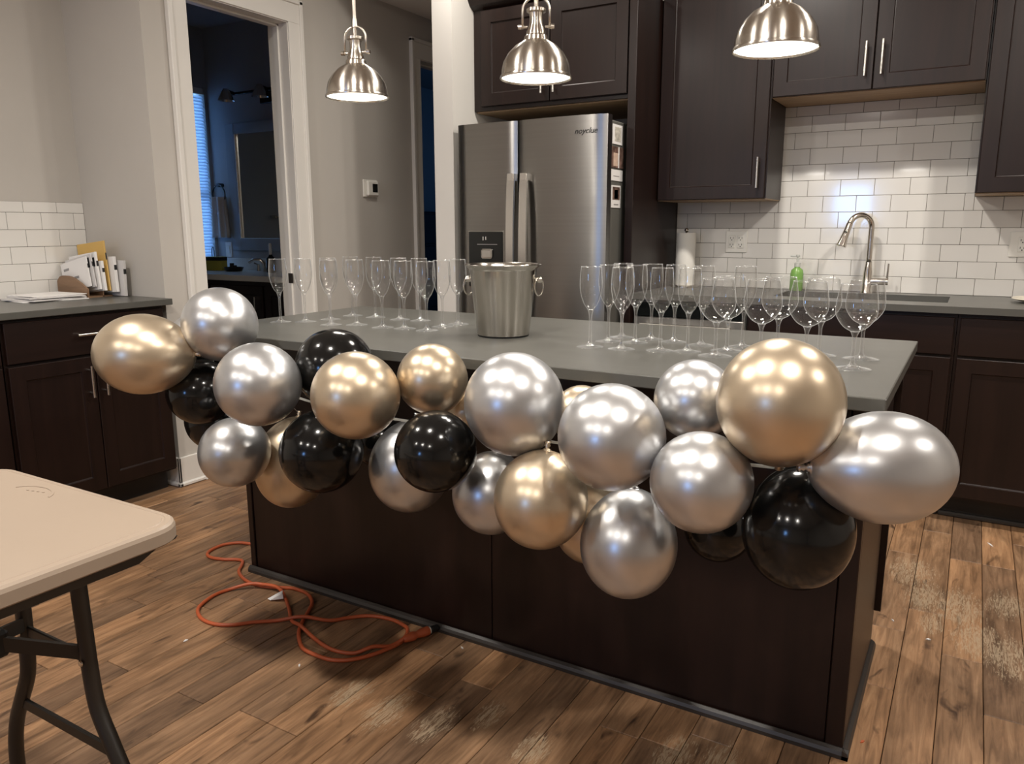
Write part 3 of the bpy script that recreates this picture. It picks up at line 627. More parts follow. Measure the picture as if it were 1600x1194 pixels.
for i in range(6):
    th = [0.004, 0.005, 0.003, 0.005, 0.003, 0.002][i]; a = [-0.10, 0.14, 0.02, -0.06, 0.10, 0.03][i]; hx, hy = [(0.11, 0.14), (0.105, 0.13), (0.10, 0.125), (0.105, 0.12), (0.10, 0.12), (0.098, 0.115)][i]
    o = MB().box(-hx, hx, -hy, hy, 0, th, 0.0006).build('paper_sheet', M[cols[i]], None, base=False); o.location = (-3.305 + [0, .01, -.01, .008, 0, -.006][i], -2.275 + [0, -.008, .01, 0, .012, .004][i], z); o.rotation_euler = (0, 0, a); z += th + 0.0006
    tag(o, desc[i] + ' in the paper pile beside the mail holder', 'paper', 'papers piled on the left counter')

# ------------------------------------------------------------------ thermostat
ty, tz = -0.487, 1.466
t = thing('thermostat', 'white wall thermostat with dark screen beside the bathroom door', 'thermostat', (XD, ty, tz))
MB().box(XD, XD + 0.010, ty - 0.066, ty + 0.062, tz - 0.052, tz + 0.052, 0.004).build('wall_plate', M['white'], t)
MB().box(XD + 0.010, XD + 0.030, ty - 0.046, ty + 0.052, tz - 0.044, tz + 0.044, 0.006).build('housing', M['white'], t)
MB().box(XD + 0.0295, XD + 0.0312, ty - 0.006, ty + 0.040, tz - 0.022, tz + 0.028, 0.0005).build('screen', M['blackpl'], t)

# ------------------------------------------------------------------ island
t = thing('kitchen_island', 'dark wood kitchen island with plain front panels, behind the balloons', 'island', (-0.86, -2.13, 0))
IX0, IX1, IY0, IY1 = -1.868, 0.143, -2.425, -1.86
MB().box(IX0 + 0.01, IX1 - 0.01, IY0 + 0.012, -1.835, 0.10, 0.884).box(IX0 + 0.01, IX1 - 0.01, IY0 + 0.012, -1.90, 0.0, 0.10).build('body', M['esp'], t)
for a, b_ in ((IX0 + 0.026, -0.8365), (-0.8335, IX1 - 0.042)): MB().box(a, b_, IY0, IY0 + 0.014, 0.0, 0.884, 0.0015).build('front_panel', M['esp'], t)
MB().box(IX0, IX0 + 0.024, IY0 - 0.006, IY0 + 0.02, 0, 0.884, 0.002).build('corner_stile', M['esp'], t)
MB().box(IX1 - 0.040, IX1, IY0 - 0.006, IY0 + 0.02, 0, 0.884, 0.002).build('corner_stile', M['esp'], t)
MB().box(IX1 - 0.012, IX1, IY0 + 0.02, IY1, 0, 0.884, 0.0015).build('end_panel', M['esp'], t)
MB().box(IX0, IX0 + 0.012, IY0 + 0.02, IY1, 0, 0.884, 0.0015).build('end_panel', M['esp'], t)
f = face('+y', y=-1.835)
for k in range(4):
    xa = IX0 + 0.012 + k * 0.505; dd = shaker('door', f, xa, xa + 0.500, 0.105, 0.870, t); pull(f, xa + (0.46 if k % 2 == 0 else 0.04), 0.75, 0.14, 0.019, dd)
def shoe(mb, x0, x1, y0, y1, h=0.020, d=0.014): pass
mb = MB(); mb.rings([[(x, IY0 - 0.006 - a, z) for a, z in ((0, 0), (0.014, 0), (0.014, 0.010), (0.010, 0.018), (0.003, 0.023), (0, 0.023))] for x in (IX0 - 0.004, IX1 + 0.014)]); mb.build('shoe_moulding', M['shoe'], t)
mb = MB(); mb.rings([[(IX1 + a, y, z) for a, z in ((0, 0), (0.014, 0), (0.014, 0.010), (0.010, 0.018), (0.003, 0.023), (0, 0.023))] for y in (IY0 - 0.02, IY1)]); mb.build('shoe_moulding', M['shoe'], t)
tag(MB().box(-1.855, 0.1845, -2.666, -1.794, 0.886, 0.914, 0.002).build('island_countertop', M['counter']), 'large grey stone island countertop carrying the glasses and bucket', 'countertop')

# ------------------------------------------------------------------ ice bucket
bx_, by_ = -0.888, -2.266
t = thing('ice_bucket', 'tapered steel ice bucket with ring handles, between the two groups of glasses', 'ice bucket', (bx_, by_, 0.914))
prof = [(0.0005, 0.004), (0.070, 0.004), (0.0765, 0.0045), (0.078, 0.008), (0.099, 0.192), (0.102, 0.199), (0.112, 0.206), (0.1135, 0.209), (0.111, 0.2105), (0.104, 0.2075), (0.097, 0.198), (0.095, 0.19), (0.074, 0.012), (0.0005, 0.010)]
MB().lathe(prof, (bx_, by_, 0.914), 56).build('pail', M['bucket'], t, 50)
MB().lathe([(0.0005, 0.0), (0.075, 0.0), (0.077, 0.005), (0.0005, 0.005)], (bx_, by_, 0.914), 40).build('foot_ring', M['blackmat'], t, 40)
for s in (-1, 1):
    hd = Vector((0.8608, 0.5089, 0)) * s; hd = Matrix.Rotation(-0.12 if s > 0 else -0.25, 3, 'Z') @ hd; c = Vector((bx_, by_, 0.914 + 0.165)) + hd * 0.098
    mb = MB(); mb.lathe([(0.006, -0.004), (0.008, 0.004), (0.010, 0.010), (0.008, 0.017), (0.0005, 0.019)], c, 14, Matrix((hd.orthogonal().normalized(), hd.cross(hd.orthogonal().normalized()), hd)).transposed()); mb.build('knob', M['chrome'], t, True)
    tang = Vector((-hd.y, hd.x, 0)); cc = c + hd * 0.008 + Vector((0, 0, -0.020)); ax = (tang * 0.55 + hd * 0.5).normalized()
    MB().tube([cc + ax * 0.017 * math.sin(a) + Vector((0, 0, 0.026 * math.cos(a))) for a in [2 * math.pi * k / 24 for k in range(25)]], 0.0023, 8).build('ring_handle', M['chrome'], t, True)

# ------------------------------------------------------------------ glasses
def arcs(p, n=5):
    out = []
    for i in range(len(p) - 1):
        p0 = p[max(i - 1, 0)]; p1 = p[i]; p2 = p[i + 1]; p3 = p[min(i + 2, len(p) - 1)]
        for k in range(n):
            t_ = k / n; out.append(tuple(0.5 * (2 * b + (c - a) * t_ + (2 * a - 5 * b + 4 * c - d) * t_ ** 2 + (3 * b - a - 3 * c + d) * t_ ** 3) for a, b, c, d in zip(p0, p1, p2, p3)))
    return out + [p[-1]]
def glass(name, label, cat, group, bowl, stem, foot, k=1.0):
    bowl = [(r_, z_ * k) for r_, z_ in bowl]; stem = [(r_, z_ * k) for r_, z_ in stem]
    t = thing(name, label, cat, (0, 0, 0), group)
    ob = arcs(bowl); ib = [(max(r_ - 0.0011, 0.0006), z_ + (0.0016 if i_ < 8 else 0.0)) for i_, (r_, z_) in enumerate(ob)]
    MB().lathe(ob, (0, 0, 0), 30).build('bowl', M['crystal'], t, True)
    MB().lathe(arcs(stem, 4), (0, 0, 0), 14, cap0=True, cap1=True).build('stem', M['stemglass'], t, True)
    MB().lathe(arcs(foot, 4), (0, 0, 0), 28).build('foot', M['footglass'], t, True)
    rim = bowl[-1]
    MB().tube([(rim[0] * math.cos(a), rim[0] * math.sin(a), rim[1]) for a in [2 * math.pi * k / 32 for k in range(33)]], 0.0007, 5).build('rim', M['stemglass'], t, True)
    return t
flute = lambda lab, g: glass('champagne_flute', lab, 'champagne flute', g,
    [(0.0008, 0.103), (0.008, 0.106), (0.018, 0.120), (0.0265, 0.146), (0.0295, 0.170), (0.0285, 0.198), (0.0262, 0.221)],
    [(0.012, 0.004), (0.0062, 0.012), (0.0040, 0.022), (0.0036, 0.055), (0.0038, 0.085), (0.0062, 0.099), (0.0085, 0.1045)],
    [(0.0345, 0.0008), (0.0342, 0.0022), (0.022, 0.0042), (0.011, 0.0075), (0.006, 0.014)], 0.965)
wine = lambda lab, g: glass('wine_glass', lab, 'wine glass', g,
    [(0.0008, 0.089), (0.010, 0.0915), (0.026, 0.102), (0.0405, 0.124), (0.0440, 0.143), (0.0415, 0.172), (0.0365, 0.202)],
    [(0.014, 0.004), (0.0065, 0.012), (0.0044, 0.024), (0.0040, 0.055), (0.0044, 0.074), (0.0075, 0.086), (0.0100, 0.0905)],
    [(0.0400, 0.0008), (0.0397, 0.0022), (0.026, 0.0045), (0.012, 0.0085), (0.0065, 0.015)], 0.945)
ZI = 0.9142
LF = [((-1.712, -2.366), 'leftmost champagne flute on the island counter'), ((-1.645, -2.317), 'champagne flute second from the left on the island counter'),
      ((-1.506, -2.341), 'champagne flute third from the left in the front row, left of the bucket'), ((-1.619, -2.226), 'champagne flute directly behind the third front flute from the left'),
      ((-1.432, -2.299), 'champagne flute fourth from the left in the front row, left of the bucket'), ((-1.633, -2.095), 'leftmost champagne flute of the rearmost row, behind the fourth front flute'),
      ((-1.312, -2.311), 'champagne flute fifth from the left in the front row, left of the bucket'), ((-1.526, -2.094), 'second champagne flute of the rearmost left row, behind the fifth front flute'),
      ((-1.233, -2.299), 'champagne flute sixth from the left in the front row, left of the bucket'), ((-1.406, -2.106), 'third champagne flute of the rearmost left row, behind the sixth front flute'),
      ((-1.143, -2.302), 'champagne flute seventh from the left, nearest front flute to the bucket'), ((-1.321, -2.101), 'fourth champagne flute of the rearmost left row, behind the seventh front flute'),
      ((-1.156, -2.200), 'champagne flute second to the left of the bucket'), ((-1.152, -2.119), 'champagne flute closest to the left side of the bucket')]
RF = [((-0.562, -2.357), 'leftmost champagne flute right of the bucket, standing apart'), ((-0.561, -2.240), 'champagne flute just behind the first one right of the bucket'),
      ((-0.475, -2.352), 'second front champagne flute right of the bucket'), ((-0.561, -2.143), 'rearmost champagne flute behind the second front one right of the bucket'),
      ((-0.488, -2.223), 'champagne flute in the middle row, third from the left right of the bucket'), ((-0.474, -2.138), 'rear champagne flute in front of the tall dark panel'),
      ((-0.378, -2.327), 'third front champagne flute right of the bucket'), ((-0.400, -2.157), 'rear champagne flute below the paper towel roll'),
      ((-0.312, -2.308), 'rightmost front champagne flute, beside the wine glasses'), ((-0.315, -2.182), 'rear champagne flute just right of the paper towel roll'),
      ((-0.212, -2.156), 'rearmost champagne flute among the wine glasses')]
WG = [((-0.231, -2.340), 'leftmost wine glass in the front row'), ((-0.228, -2.245), 'wine glass right behind the leftmost front wine glass'),
      ((-0.127, -2.321), 'second front wine glass, left of the big gold balloon top'), ((-0.114, -2.195), 'wine glass behind the second front wine glass, left of the soap bottle'),
      ((-0.022, -2.325), 'third front wine glass, behind the big gold balloon'), ((-0.012, -2.200), 'wine glass behind the third front wine glass, right of the soap bottle'),
      ((0.086, -2.365), 'rightmost front wine glass near the island corner'), ((0.086, -2.210), 'rightmost rear wine glass in front of the faucet')]
fp = flute(LF[0][1], 'champagne flutes left of the bucket'); fp.location = (*LF[0][0], ZI)
for (x, y), lab in LF[1:]: dup(fp, (x, y, ZI), lab)
for (x, y), lab in RF: dup(fp, (x, y, ZI), lab)['group'] = 'champagne flutes right of the bucket'
wp = wine(WG[0][1], 'wine glasses on the island'); wp.location = (*WG[0][0], ZI)
for (x, y), lab in WG[1:]: dup(wp, (x, y, ZI), lab)

# ------------------------------------------------------------------ pendants
def pendant(label, x, y, z, yaw=0.0):
    t = thing('pendant_lamp', label, 'pendant lamp', (x, y, z), 'pendant lamps over the island'); c = (x, y, z)
    MB().lathe([(0.0995, -0.003), (0.1005, 0.0), (0.0990, 0.005), (0.0955, 0.006), (0.0950, 0.021), (0.0905, 0.041), (0.077, 0.064), (0.058, 0.083), (0.036, 0.0960), (0.031, 0.0975),
                (0.029, 0.0960), (0.055, 0.081), (0.074, 0.062), (0.0875, 0.040), (0.092, 0.020), (0.0925, 0.004), (0.0965, -0.003)], c, 56).build('shade', M['nickel'], t, 40)
    MB().lathe([(0.0005, 0.0), (0.05, 0.0), (0.0945, 0.0015)], c, 40, cap0=True).build('diffuser', M['glow'], t)
    MB().lathe([(0.034, 0.0965), (0.032, 0.108), (0.027, 0.112), (0.0265, 0.120), (0.0215, 0.130), (0.0185, 0.142), (0.0180, 0.158), (0.0200, 0.168), (0.0265, 0.171), (0.0265, 0.178), (0.020, 0.181), (0.008, 0.182), (0.0005, 0.182)], c, 32).build('socket_cup', M['nickel'], t, 40)
    ax = Matrix.Rotation(yaw, 3, 'Z') @ Vector((1, 0, 0)); C_ = Vector(c); pts = []
    for i in range(21):
        a = math.pi * i / 20; pts.append(C_ + ax * (-0.037 * math.cos(a)) + Vector((0, 0, 0.176 + 0.034 * math.sin(a))))
    pts = [C_ - ax * 0.037 + Vector((0, 0, 0.128))] + pts + [C_ + ax * 0.037 + Vector((0, 0, 0.128))]
    MB().tube(pts, 0.0036, 8).build('yoke', M['nickel'], t, True)
    for s in (-1, 1):
        k = C_ + ax * s * 0.024 + Vector((0, 0, 0.133)); MB().cyl(k, k + ax * s * 0.020, 0.0035, n=10).cyl(k + ax * s * 0.016, k + ax * s * 0.026, 0.0075, 0.0062, n=14).build('knob', M['nickel'], t, 40)
    MB().cyl((x, y, z + 0.180), (x, y, z + 0.215), 0.0070, n=12).cyl((x, y, z + 0.207), (x, y, z + 0.232), 0.0100, 0.0075, n=12).cyl((x, y, z + 0.23), (x, y, ZC - 0.02), 0.0062, n=12).build('rod', M['nickel'], t, 40)
    MB().lathe([(0.0005, -0.025), (0.03, -0.024), (0.062, -0.012), (0.064, 0.0)], (x, y, ZC), 32).build('ceiling_canopy', M['nickel'], t, 40)
    area('pendant_light', (x, y, z - 0.006), 0.18, PEND_W, (1.0, 0.94, 0.86), parent=t)
pendant('brushed metal pendant lamp on the left, in front of the hallway wall', -1.452, -2.23, 1.640, 0.25)
pendant('brushed metal pendant lamp in the middle, in front of the refrigerator cabinet', -0.800, -2.23, 1.636, 0.45)
pendant('brushed metal pendant lamp on the right, in front of the upper cabinets', -0.154, -2.23, 1.640, 0.4)

# ------------------------------------------------------------------ balloons
CR = RV; UPV = Vector((0, 0, 1))
def balloon(label, kind, c, r, Lr=1.05, neck=None):
    c = Vector(c)
    if neck is None:
        core = Vector((c.x, -2.74, 0.76)); neck = (core - c)
        if neck.length < 0.05: neck = Vector((0, 0.5, 0.2))
        neck = (neck.normalized() + Vector((-0.3, 0.8, 0))).normalized()
    n = Vector(neck).normalized(); Lt = r * Lr; kc = r + (Lt - r) * 0.75; kn = 2 * Lt - kc
    c = c - n * (Lt - kc)                      # widest circle; crown half kc, neck half kn
    a = n.orthogonal().normalized(); b = n.cross(a); Mx = Matrix((a, b, -n)).transposed()
    prof = [(0.0006, kc)]
    for i in range(1, 33):
        th = math.pi * i / 33; s = math.cos(th)
        if s >= 0: prof.append((r * math.sin(th), kc * s))
        else: prof.append((r * math.sin(th) * (1 - min(0.16, 0.5 * (Lr - 1.0)) * s * s), kn * s))
    prof += [(0.009, -kn * 1.003), (0.006, -kn - 0.003)]
    o = MB().lathe(prof, c, 44, Mx, cap0=True, cap1=True).build('balloon', M['balloon_' + kind], None, True)
    tag(o, label, 'balloon', 'balloon garland along the island')
    MB().lathe([(0.006, -kn - 0.002), (0.004, -kn - 0.005), (0.007, -kn - 0.009), (0.005, -kn - 0.012), (0.008, -kn - 0.017)], c, 12, Mx, cap1=True).build('knot', M['balloon_' + kind], o, True)
    return o
UPN = Vector((0, 0.25, 1)); DNN = Vector((0, 0.25, -1))
BL = [
 ('leftmost gold balloon, egg-shaped and pointing into the garland', 'gold', (-1.622, -2.938, 0.892), 0.110, 1.23, CR),
 ('mostly hidden silver balloon behind the leftmost gold one', 'silver', (-1.658, -2.747, 0.904), 0.076, 1.05, None),
 ('topmost silver balloon at the left end of the garland', 'silver', (-1.479, -2.800, 0.967), 0.101, 1.03, None),
 ('small black balloon below the leftmost gold one', 'black', (-1.585, -2.799, 0.766), 0.094, 1.03, None),
 ('black balloon peeking out at the lower left of the garland', 'black', (-1.670, -2.688, 0.650), 0.093, 1.03, None),
 ('large silver balloon left of the upper black one', 'silver', (-1.171, -2.948, 0.855), 0.102, 1.04, None),
 ('lowest silver balloon at the left end of the garland', 'silver', (-1.347, -2.889, 0.644), 0.092, 1.04, None),
 ('gold balloon behind the lower left black one', 'gold', (-1.323, -2.711, 0.572), 0.107, 1.22, UPN),
 ('black balloon in front of a gold one, lower left', 'black', (-1.039, -2.880, 0.689), 0.102, 1.02, None),
 ('black balloon rising above the counter edge behind a gold one', 'black', (-1.085, -2.772, 0.875), 0.101, 1.03, None),
 ('gold balloon in front of the upper black one', 'gold', (-0.857, -2.950, 0.862), 0.098, 1.03, None),
 ('small gold balloon below the middle flutes', 'gold', (-0.756, -2.800, 0.883), 0.082, 1.04, None),
 ('black balloon below the small gold one', 'black', (-0.663, -2.920, 0.754), 0.089, 1.02, None),
 ('silver balloon behind the black one left of centre', 'silver', (-0.892, -2.720, 0.631), 0.105, 1.13, UPN),
 ('mostly hidden black balloon between two lower balloons', 'black', (-1.080, -2.620, 0.645), 0.071, 1.03, None),
 ('tall silver balloon below the ice bucket', 'silver', (-0.489, -2.880, 0.870), 0.104, 1.04, DNN),
 ('silver balloon left of the lower gold one', 'silver', (-0.622, -2.760, 0.619), 0.092, 1.06, UPN),
 ('gold balloon low in the middle of the garland', 'gold', (-0.404, -2.920, 0.692), 0.095, 1.05, UPN),
 ('half hidden gold balloon behind the lowest silver one', 'gold', (-0.382, -2.720, 0.577), 0.086, 1.06, UPN),
 ('hidden gold balloon under the counter behind the centre silver one', 'gold', (-0.422, -2.700, 0.816), 0.066, 1.05, None),
 ('hidden gold balloon between the small gold and the tall silver one', 'gold', (-0.736, -2.680, 0.789), 0.057, 1.05, None),
 ('large silver balloon in the centre right of the tall silver one', 'silver', (-0.244, -2.944, 0.849), 0.099, 1.03, None),
 ('lowest silver balloon hanging in the middle of the garland', 'silver', (-0.238, -2.860, 0.613), 0.096, 1.14, UPN),
 ('silver balloon tucked left of the biggest gold balloon', 'silver', (-0.136, -2.800, 0.903), 0.077, 1.04, None),
 ('silver balloon in front, below left of the biggest gold balloon', 'silver', (-0.070, -2.956, 0.795), 0.088, 1.02, None),
 ('biggest gold balloon, near the right end of the garland', 'gold', (0.045, -2.920, 0.941), 0.103, 1.05, DNN),
 ('black egg-shaped balloon hanging at the right end', 'black', (0.076, -2.850, 0.705), 0.096, 1.14, UPN),
 ('rightmost silver balloon, egg-shaped and lying sideways', 'silver', (0.199, -2.860, 0.838), 0.093, 1.28, -CR),
 ('dark hidden balloon in the shade below the front silver one', 'black', (-0.105, -2.700, 0.619), 0.070, 1.05, None)]
balls = [balloon(*a) for a in BL]
gp = [Vector((-1.62 + 1.74 * i / 59, -2.79, 0.77)) for i in range(60)]
sph = [(Vector(a[2]), a[3] * max(1.0, a[4] * 0.97)) for a in BL]
for it in range(300):
    for i in range(60):
        if 0 < i < 59: gp[i] = gp[i] * 0.6 + (gp[i - 1] + gp[i + 1]) * 0.2
        for c_, r_ in sph:
            d_ = gp[i] - c_; d_.x *= 0.3
            if (gp[i] - c_).length < r_ + 0.007: gp[i] = gp[i] + d_.normalized() * min(0.01, r_ + 0.007 - (gp[i] - c_).length)
gs = [tuple(p) for p in gp]
tag(MB().rings([[(p[0], p[1] - 0.0005, p[2] - 0.003), (p[0], p[1] + 0.0005, p[2] - 0.003), (p[0], p[1] + 0.0005, p[2] + 0.003), (p[0], p[1] - 0.0005, p[2] + 0.003)] for p in gs]).build('garland_strip', M['clear'], None), 'clear plastic garland strip holding the balloons together', 'strip')

for i in (7, 14, 18):                       # ties of the balloons that hang lowest
    kn_ = [c for c in balls[i].children if c.name.startswith('knot')][0]; vs_ = [Vector(v.co) + balls[i].location for v in kn_.data.vertices]
    p0 = sum(vs_, Vector()) / len(vs_); p1 = min(gp, key=lambda q: (q - p0).length)
    MB().tube([p0, p0.lerp(p1, 0.5) + Vector((0, 0.003, 0)), p1], 0.0009, 6).build('tie_string', M['clear'], balls[i], True)

# ------------------------------------------------------------------ folding table
t = thing('folding_table', 'tan plastic folding table with dark metal legs in the left foreground', 'table', (-1.125, -4.02, 0))
TX0, TX1, TY0, TY1 = -1.428, -0.818, -4.64, -3.420
def rrect(i, z, rad=0.062, n=8):
    x0, x1, y0, y1 = TX0 + i, TX1 - i, TY0 + i, TY1 - i; r = max(rad - i, 0.01); out = []
    for cx, cy, a0 in ((x1 - r, y1 - r, 0), (x0 + r, y1 - r, 90), (x0 + r, y0 + r, 180), (x1 - r, y0 + r, 270)):
        for k in range(n + 1): a = math.radians(a0 + 90 * k / n); out.append((cx + r * math.cos(a), cy + r * math.sin(a), z))
    return out
MB().rings([rrect(0.03, 0.706), rrect(0.003, 0.706), rrect(0.0, 0.709), rrect(0.0, 0.7285), rrect(0.0025, 0.7345), rrect(0.007, 0.7380), rrect(0.015, 0.7386), rrect(0.0165, 0.7376), rrect(0.0195, 0.7376), rrect(0.021, 0.7388), rrect(0.03, 0.739)]).build('tabletop', M['table'], t, 20)
for x in (TX1 - 0.030, TX0 + 0.030):
    pr_ = [(TY0 + 0.06, 0.708), (TY0 + 0.10, 0.685), (TY1 - 0.09, 0.685), (TY1 - 0.055, 0.700), (TY1 - 0.02, 0.704), (TY1 - 0.015, 0.708)]
    MB().prism(pr_, lambda u, v, w: (w, u, v), x - 0.012, x + 0.012).build('side_rail', M['legmet'], t)
MB().box(TX0 + 0.04, TX1 - 0.04, TY1 - 0.05, TY1 - 0.02, 0.695, 0.708, 0.002).build('end_rail', M['legmet'], t)
for yl, sg in ((-3.51, 1), (-4.55, -1)):
    cx = -1.125
    for s in (-1, 1):
        pts = [(cx + s * 0.098, yl, 0.700), (cx + s * 0.100, yl, 0.60), (cx + s * 0.104, yl, 0.50), (cx + s * 0.108, yl, 0.42), (cx + s * 0.118, yl, 0.36), (cx + s * 0.150, yl, 0.30), (cx + s * 0.186, yl, 0.235), (cx + s * 0.206, yl, 0.17), (cx + s * 0.212, yl, 0.10), (cx + s * 0.214, yl, 0.012)]
        lg = MB().tube(arcs(pts, 4), 0.0145, 12).build('leg', M['legmet'], t, True)
        MB().cyl((cx + s * 0.214, yl, 0.0), (cx + s * 0.214, yl, 0.03), 0.018, 0.017, n=14).build('foot_cap', M['blackmat'], lg, 40)
        b1 = MB().box(-0.004, 0.004, -0.013, 0.013, 0, 1)      # brace strap from leg to hinge
        p0 = Vector((cx + s * 0.104, yl, 0.470)); p1 = Vector((cx + s * 0.014, yl - sg * 0.10, 0.512)); d = p1 - p0
        q = d.normalized(); a = Vector((0, 0, 1)); a = (a - q * a.dot(q)).normalized(); bb = q.cross(a); V = [p0 + q * (v[2] * d.length) + bb * v[0] + a * v[1] for v in b1.v]; b1.v = [tuple(v) for v in V]
        b1.build('brace_strap', M['legmet'], t)
        MB().cyl((cx + s * 0.104 + 0.004, yl - 0.016, 0.458), (cx + s * 0.104 + 0.004, yl - 0.0185, 0.458), 0.0065, 0.005, n=12).build('bolt', M['pull'], lg, 40)
    MB().box(cx - 0.104, cx + 0.104, yl - 0.004, yl + 0.004, 0.447, 0.469, 0.002).build('crossbar', M['legmet'], t)
    MB().box(cx - 0.160, cx + 0.160, yl - 0.004, yl + 0.004, 0.272, 0.296, 0.002).build('crossbar', M['legmet'], t)
    MB().box(cx - 0.022, cx + 0.022, yl - sg * 0.10 - 0.015, yl - sg * 0.10 + 0.015, 0.485, 0.535, 0.006).build('hinge_block', M['blackmat'], t)
    MB().tube([(cx, yl - sg * 0.10, 0.515), (cx, yl - sg * 0.33, 0.705)], 0.009, 8).build('brace_bar', M['legmet'], t, 40)
text('lettering', '- - - -', 0.022, (-1.19, -3.475, 0.7392), (-1, -0.2, 0), (0.2, -1, 0), M['table'], t, 0, 0.0008)
MB().rings([[(-1.19 + (0.058 + d) * math.cos(a), -3.50 + (0.040 + d) * math.sin(a), zz) for d, zz in ((0, 0.7388), (0.004, 0.7388), (0.004, 0.7400), (0, 0.7400))] for a in [math.radians(20 + 140 * k / 16) for k in range(17)]]).build('moulded_logo', M['table'], t, 30)

# ------------------------------------------------------------------ extension cord
cordp = [(-1.93, -2.21), (-2.049, -2.27), (-2.103, -2.289), (-2.14, -2.335), (-2.139, -2.394), (-2.116, -2.428), (-2.077, -2.439), (-2.028, -2.427), (-1.987, -2.405), (-1.955, -2.400), (-1.926, -2.427), (-1.89, -2.471), (-1.824, -2.503), (-1.759, -2.513), (-1.695, -2.499), (-1.647, -2.477), (-1.61, -2.466), (-1.548, -2.472), (-1.491, -2.507), (-1.457, -2.557), (-1.429, -2.608), (-1.398, -2.654), (-1.361, -2.694), (-1.307, -2.732), (-1.255, -2.741), (-1.189, -2.738), (-1.144, -2.714), (-1.112, -2.674), (-1.091, -2.628), (-1.075, -2.559), (-1.101, -2.493), (-1.142, -2.472), (-1.197, -2.466), (-1.264, -2.483), (-1.314, -2.527), (-1.355, -2.571), (-1.429, -2.612), (-1.495, -2.653), (-1.554, -2.701), (-1.598, -2.746), (-1.65, -2.77), (-1.712, -2.768), (-1.769, -2.74), (-1.797, -2.701), (-1.814, -2.638), (-1.805, -2.587), (-1.758, -2.537), (-1.713, -2.515), (-1.653, -2.506), (-1.598, -2.526), (-1.52, -2.581), (-1.456, -2.631), (-1.391, -2.656), (-1.324, -2.672), (-1.255, -2.691), (-1.203, -2.694), (-1.152, -2.675), (-1.117, -2.638), (-1.088, -2.592), (-1.066, -2.552)]
lift = {}
for i in range(len(cordp)):
    for j in range(i - 4):
        if (Vector(cordp[i]) - Vector(cordp[j])).length < 0.030: lift[i] = 0.0122
cp = [(x, y, 0.0063 + lift.get(i, 0.0)) for i, (x, y) in enumerate(cordp)]
t = thing('extension_cord', 'orange extension cord looped on the floor beside the island', 'extension cord', (-1.5, -2.6, 0))
MB().tube(arcs(cp, 5), 0.0060, 10).build('cable', M['cord'], t, True)
P0 = Vector((-1.068, -2.556, 0.0150)); P1 = Vector((-1.034, -2.474, 0.0152)); d = (P1 - P0).normalized(); Lp = (P1 - P0).length
MB().tube([P0 + d * Lp * u for u in (0, 0.05, 0.3, 0.42, 0.5, 0.56, 0.75, 0.96, 1.0)], [0.008, 0.011, 0.0142, 0.0142, 0.0105, 0.0115, 0.0148, 0.0148, 0.013], 12).build('socket_end', M['cord'], t, 50)
MB().tube([P1, P1 + d * 0.004], 0.0115, 12).build('socket_face', M['white'], t, 40)
MB().tube([P1 + d * 0.004, P1 + d * 0.03, P1 + d * 0.034], [0.011, 0.0105, 0.008], 12).build('black_plug', M['blackmat'], t, 40)
tg = MB(); tg.rings([[(-1.600, -2.532, 0.010), (-1.585, -2.545, 0.011), (-1.622, -2.566, 0.004), (-1.640, -2.562, 0.003)], [(-1.600, -2.532, 0.032), (-1.588, -2.545, 0.030), (-1.622, -2.568, 0.006), (-1.640, -2.564, 0.005)]]); tg.build('warning_tag', M['paper'], t)

# small scraps on the floor
for (x, y), lab in [((-1.649, -2.876), 'white scrap on the floor left of the cord'), ((-0.903, -2.485), 'tiny white fleck near the island base'), ((0.178, -2.35), 'shiny orange scrap by the island corner'), ((0.289, -1.731), 'pale splinter on the worn floor right of the island'), ((0.186, -1.656), 'white splinter beside the island end'), ((0.46, -0.80), 'thin pale sliver on the floor near the right cabinets'), ((-1.25, -2.80), 'small white fleck in front of the cord loop')]:
    a = rnd.uniform(0, 3); u = Vector((math.cos(a), math.sin(a), 0)) * 0.008; v = Vector((-math.sin(a), math.cos(a), 0)) * 0.0028; c = Vector((x, y, 0.0006))
    if 'sliver' in lab: u = Vector((-0.5, 0.86, 0)) * 0.022; v = Vector((0.86, 0.5, 0)) * 0.002
    mb = MB(); mb.rings([[c - u, c + v * 1.2, c + u, c - v], [c - u * 0.8 + Vector((0, 0, 0.002)), c + v + Vector((0, 0, 0.004)), c + u * 0.9 + Vector((0, 0, 0.0025)), c - v + Vector((0, 0, 0.002))]])
    tag(mb.build('floor_scrap', M['cord'] if 'orange' in lab else M['paper']), lab, 'scrap', 'scraps on the floor')

# ------------------------------------------------------------------ bathroom contents
VX0, VX1 = XB + 0.005, -3.30; VY = -0.53; VZ = 0.912
t = thing('vanity_cabinet', 'dark bathroom vanity cabinet seen through the door', 'vanity', (-4.0, -0.2, 0))
MB().box(VX0, VX1, VY + 0.03, YM - 0.002, 0.08, VZ - 0.042).build('body', M['esp'], t)
MB().box(VX0, VX1, VY + 0.09, YM - 0.002, 0.0, 0.08).build('toe_kick', M['toe'], t)
f = face('-y', y=VY + 0.03)
for k in range(3):
    a = VX0 + 0.02 + k * 0.55; dd = shaker('door', f, a, a + 0.53, 0.10, 0.84, t); pull(f, a + 0.48, 0.72, 0.1, 0.019, dd)
mb = MB(); mb.box(VX0, VX1 + 0.02, VY, YM - 0.001, VZ - 0.040, VZ, 0.003).box(VX0, VX1 + 0.02, YM - 0.022, YM - 0.001, VZ, VZ + 0.09, 0.002)
tag(mb.build('bathroom_countertop', M['stone']), 'pale stone countertop over the vanity in the dark bathroom', 'countertop')
qx, qy = -4.31, -0.10
t = thing('bathroom_faucet', 'small dark bathroom faucet on the vanity top', 'faucet', (qx, qy, VZ))
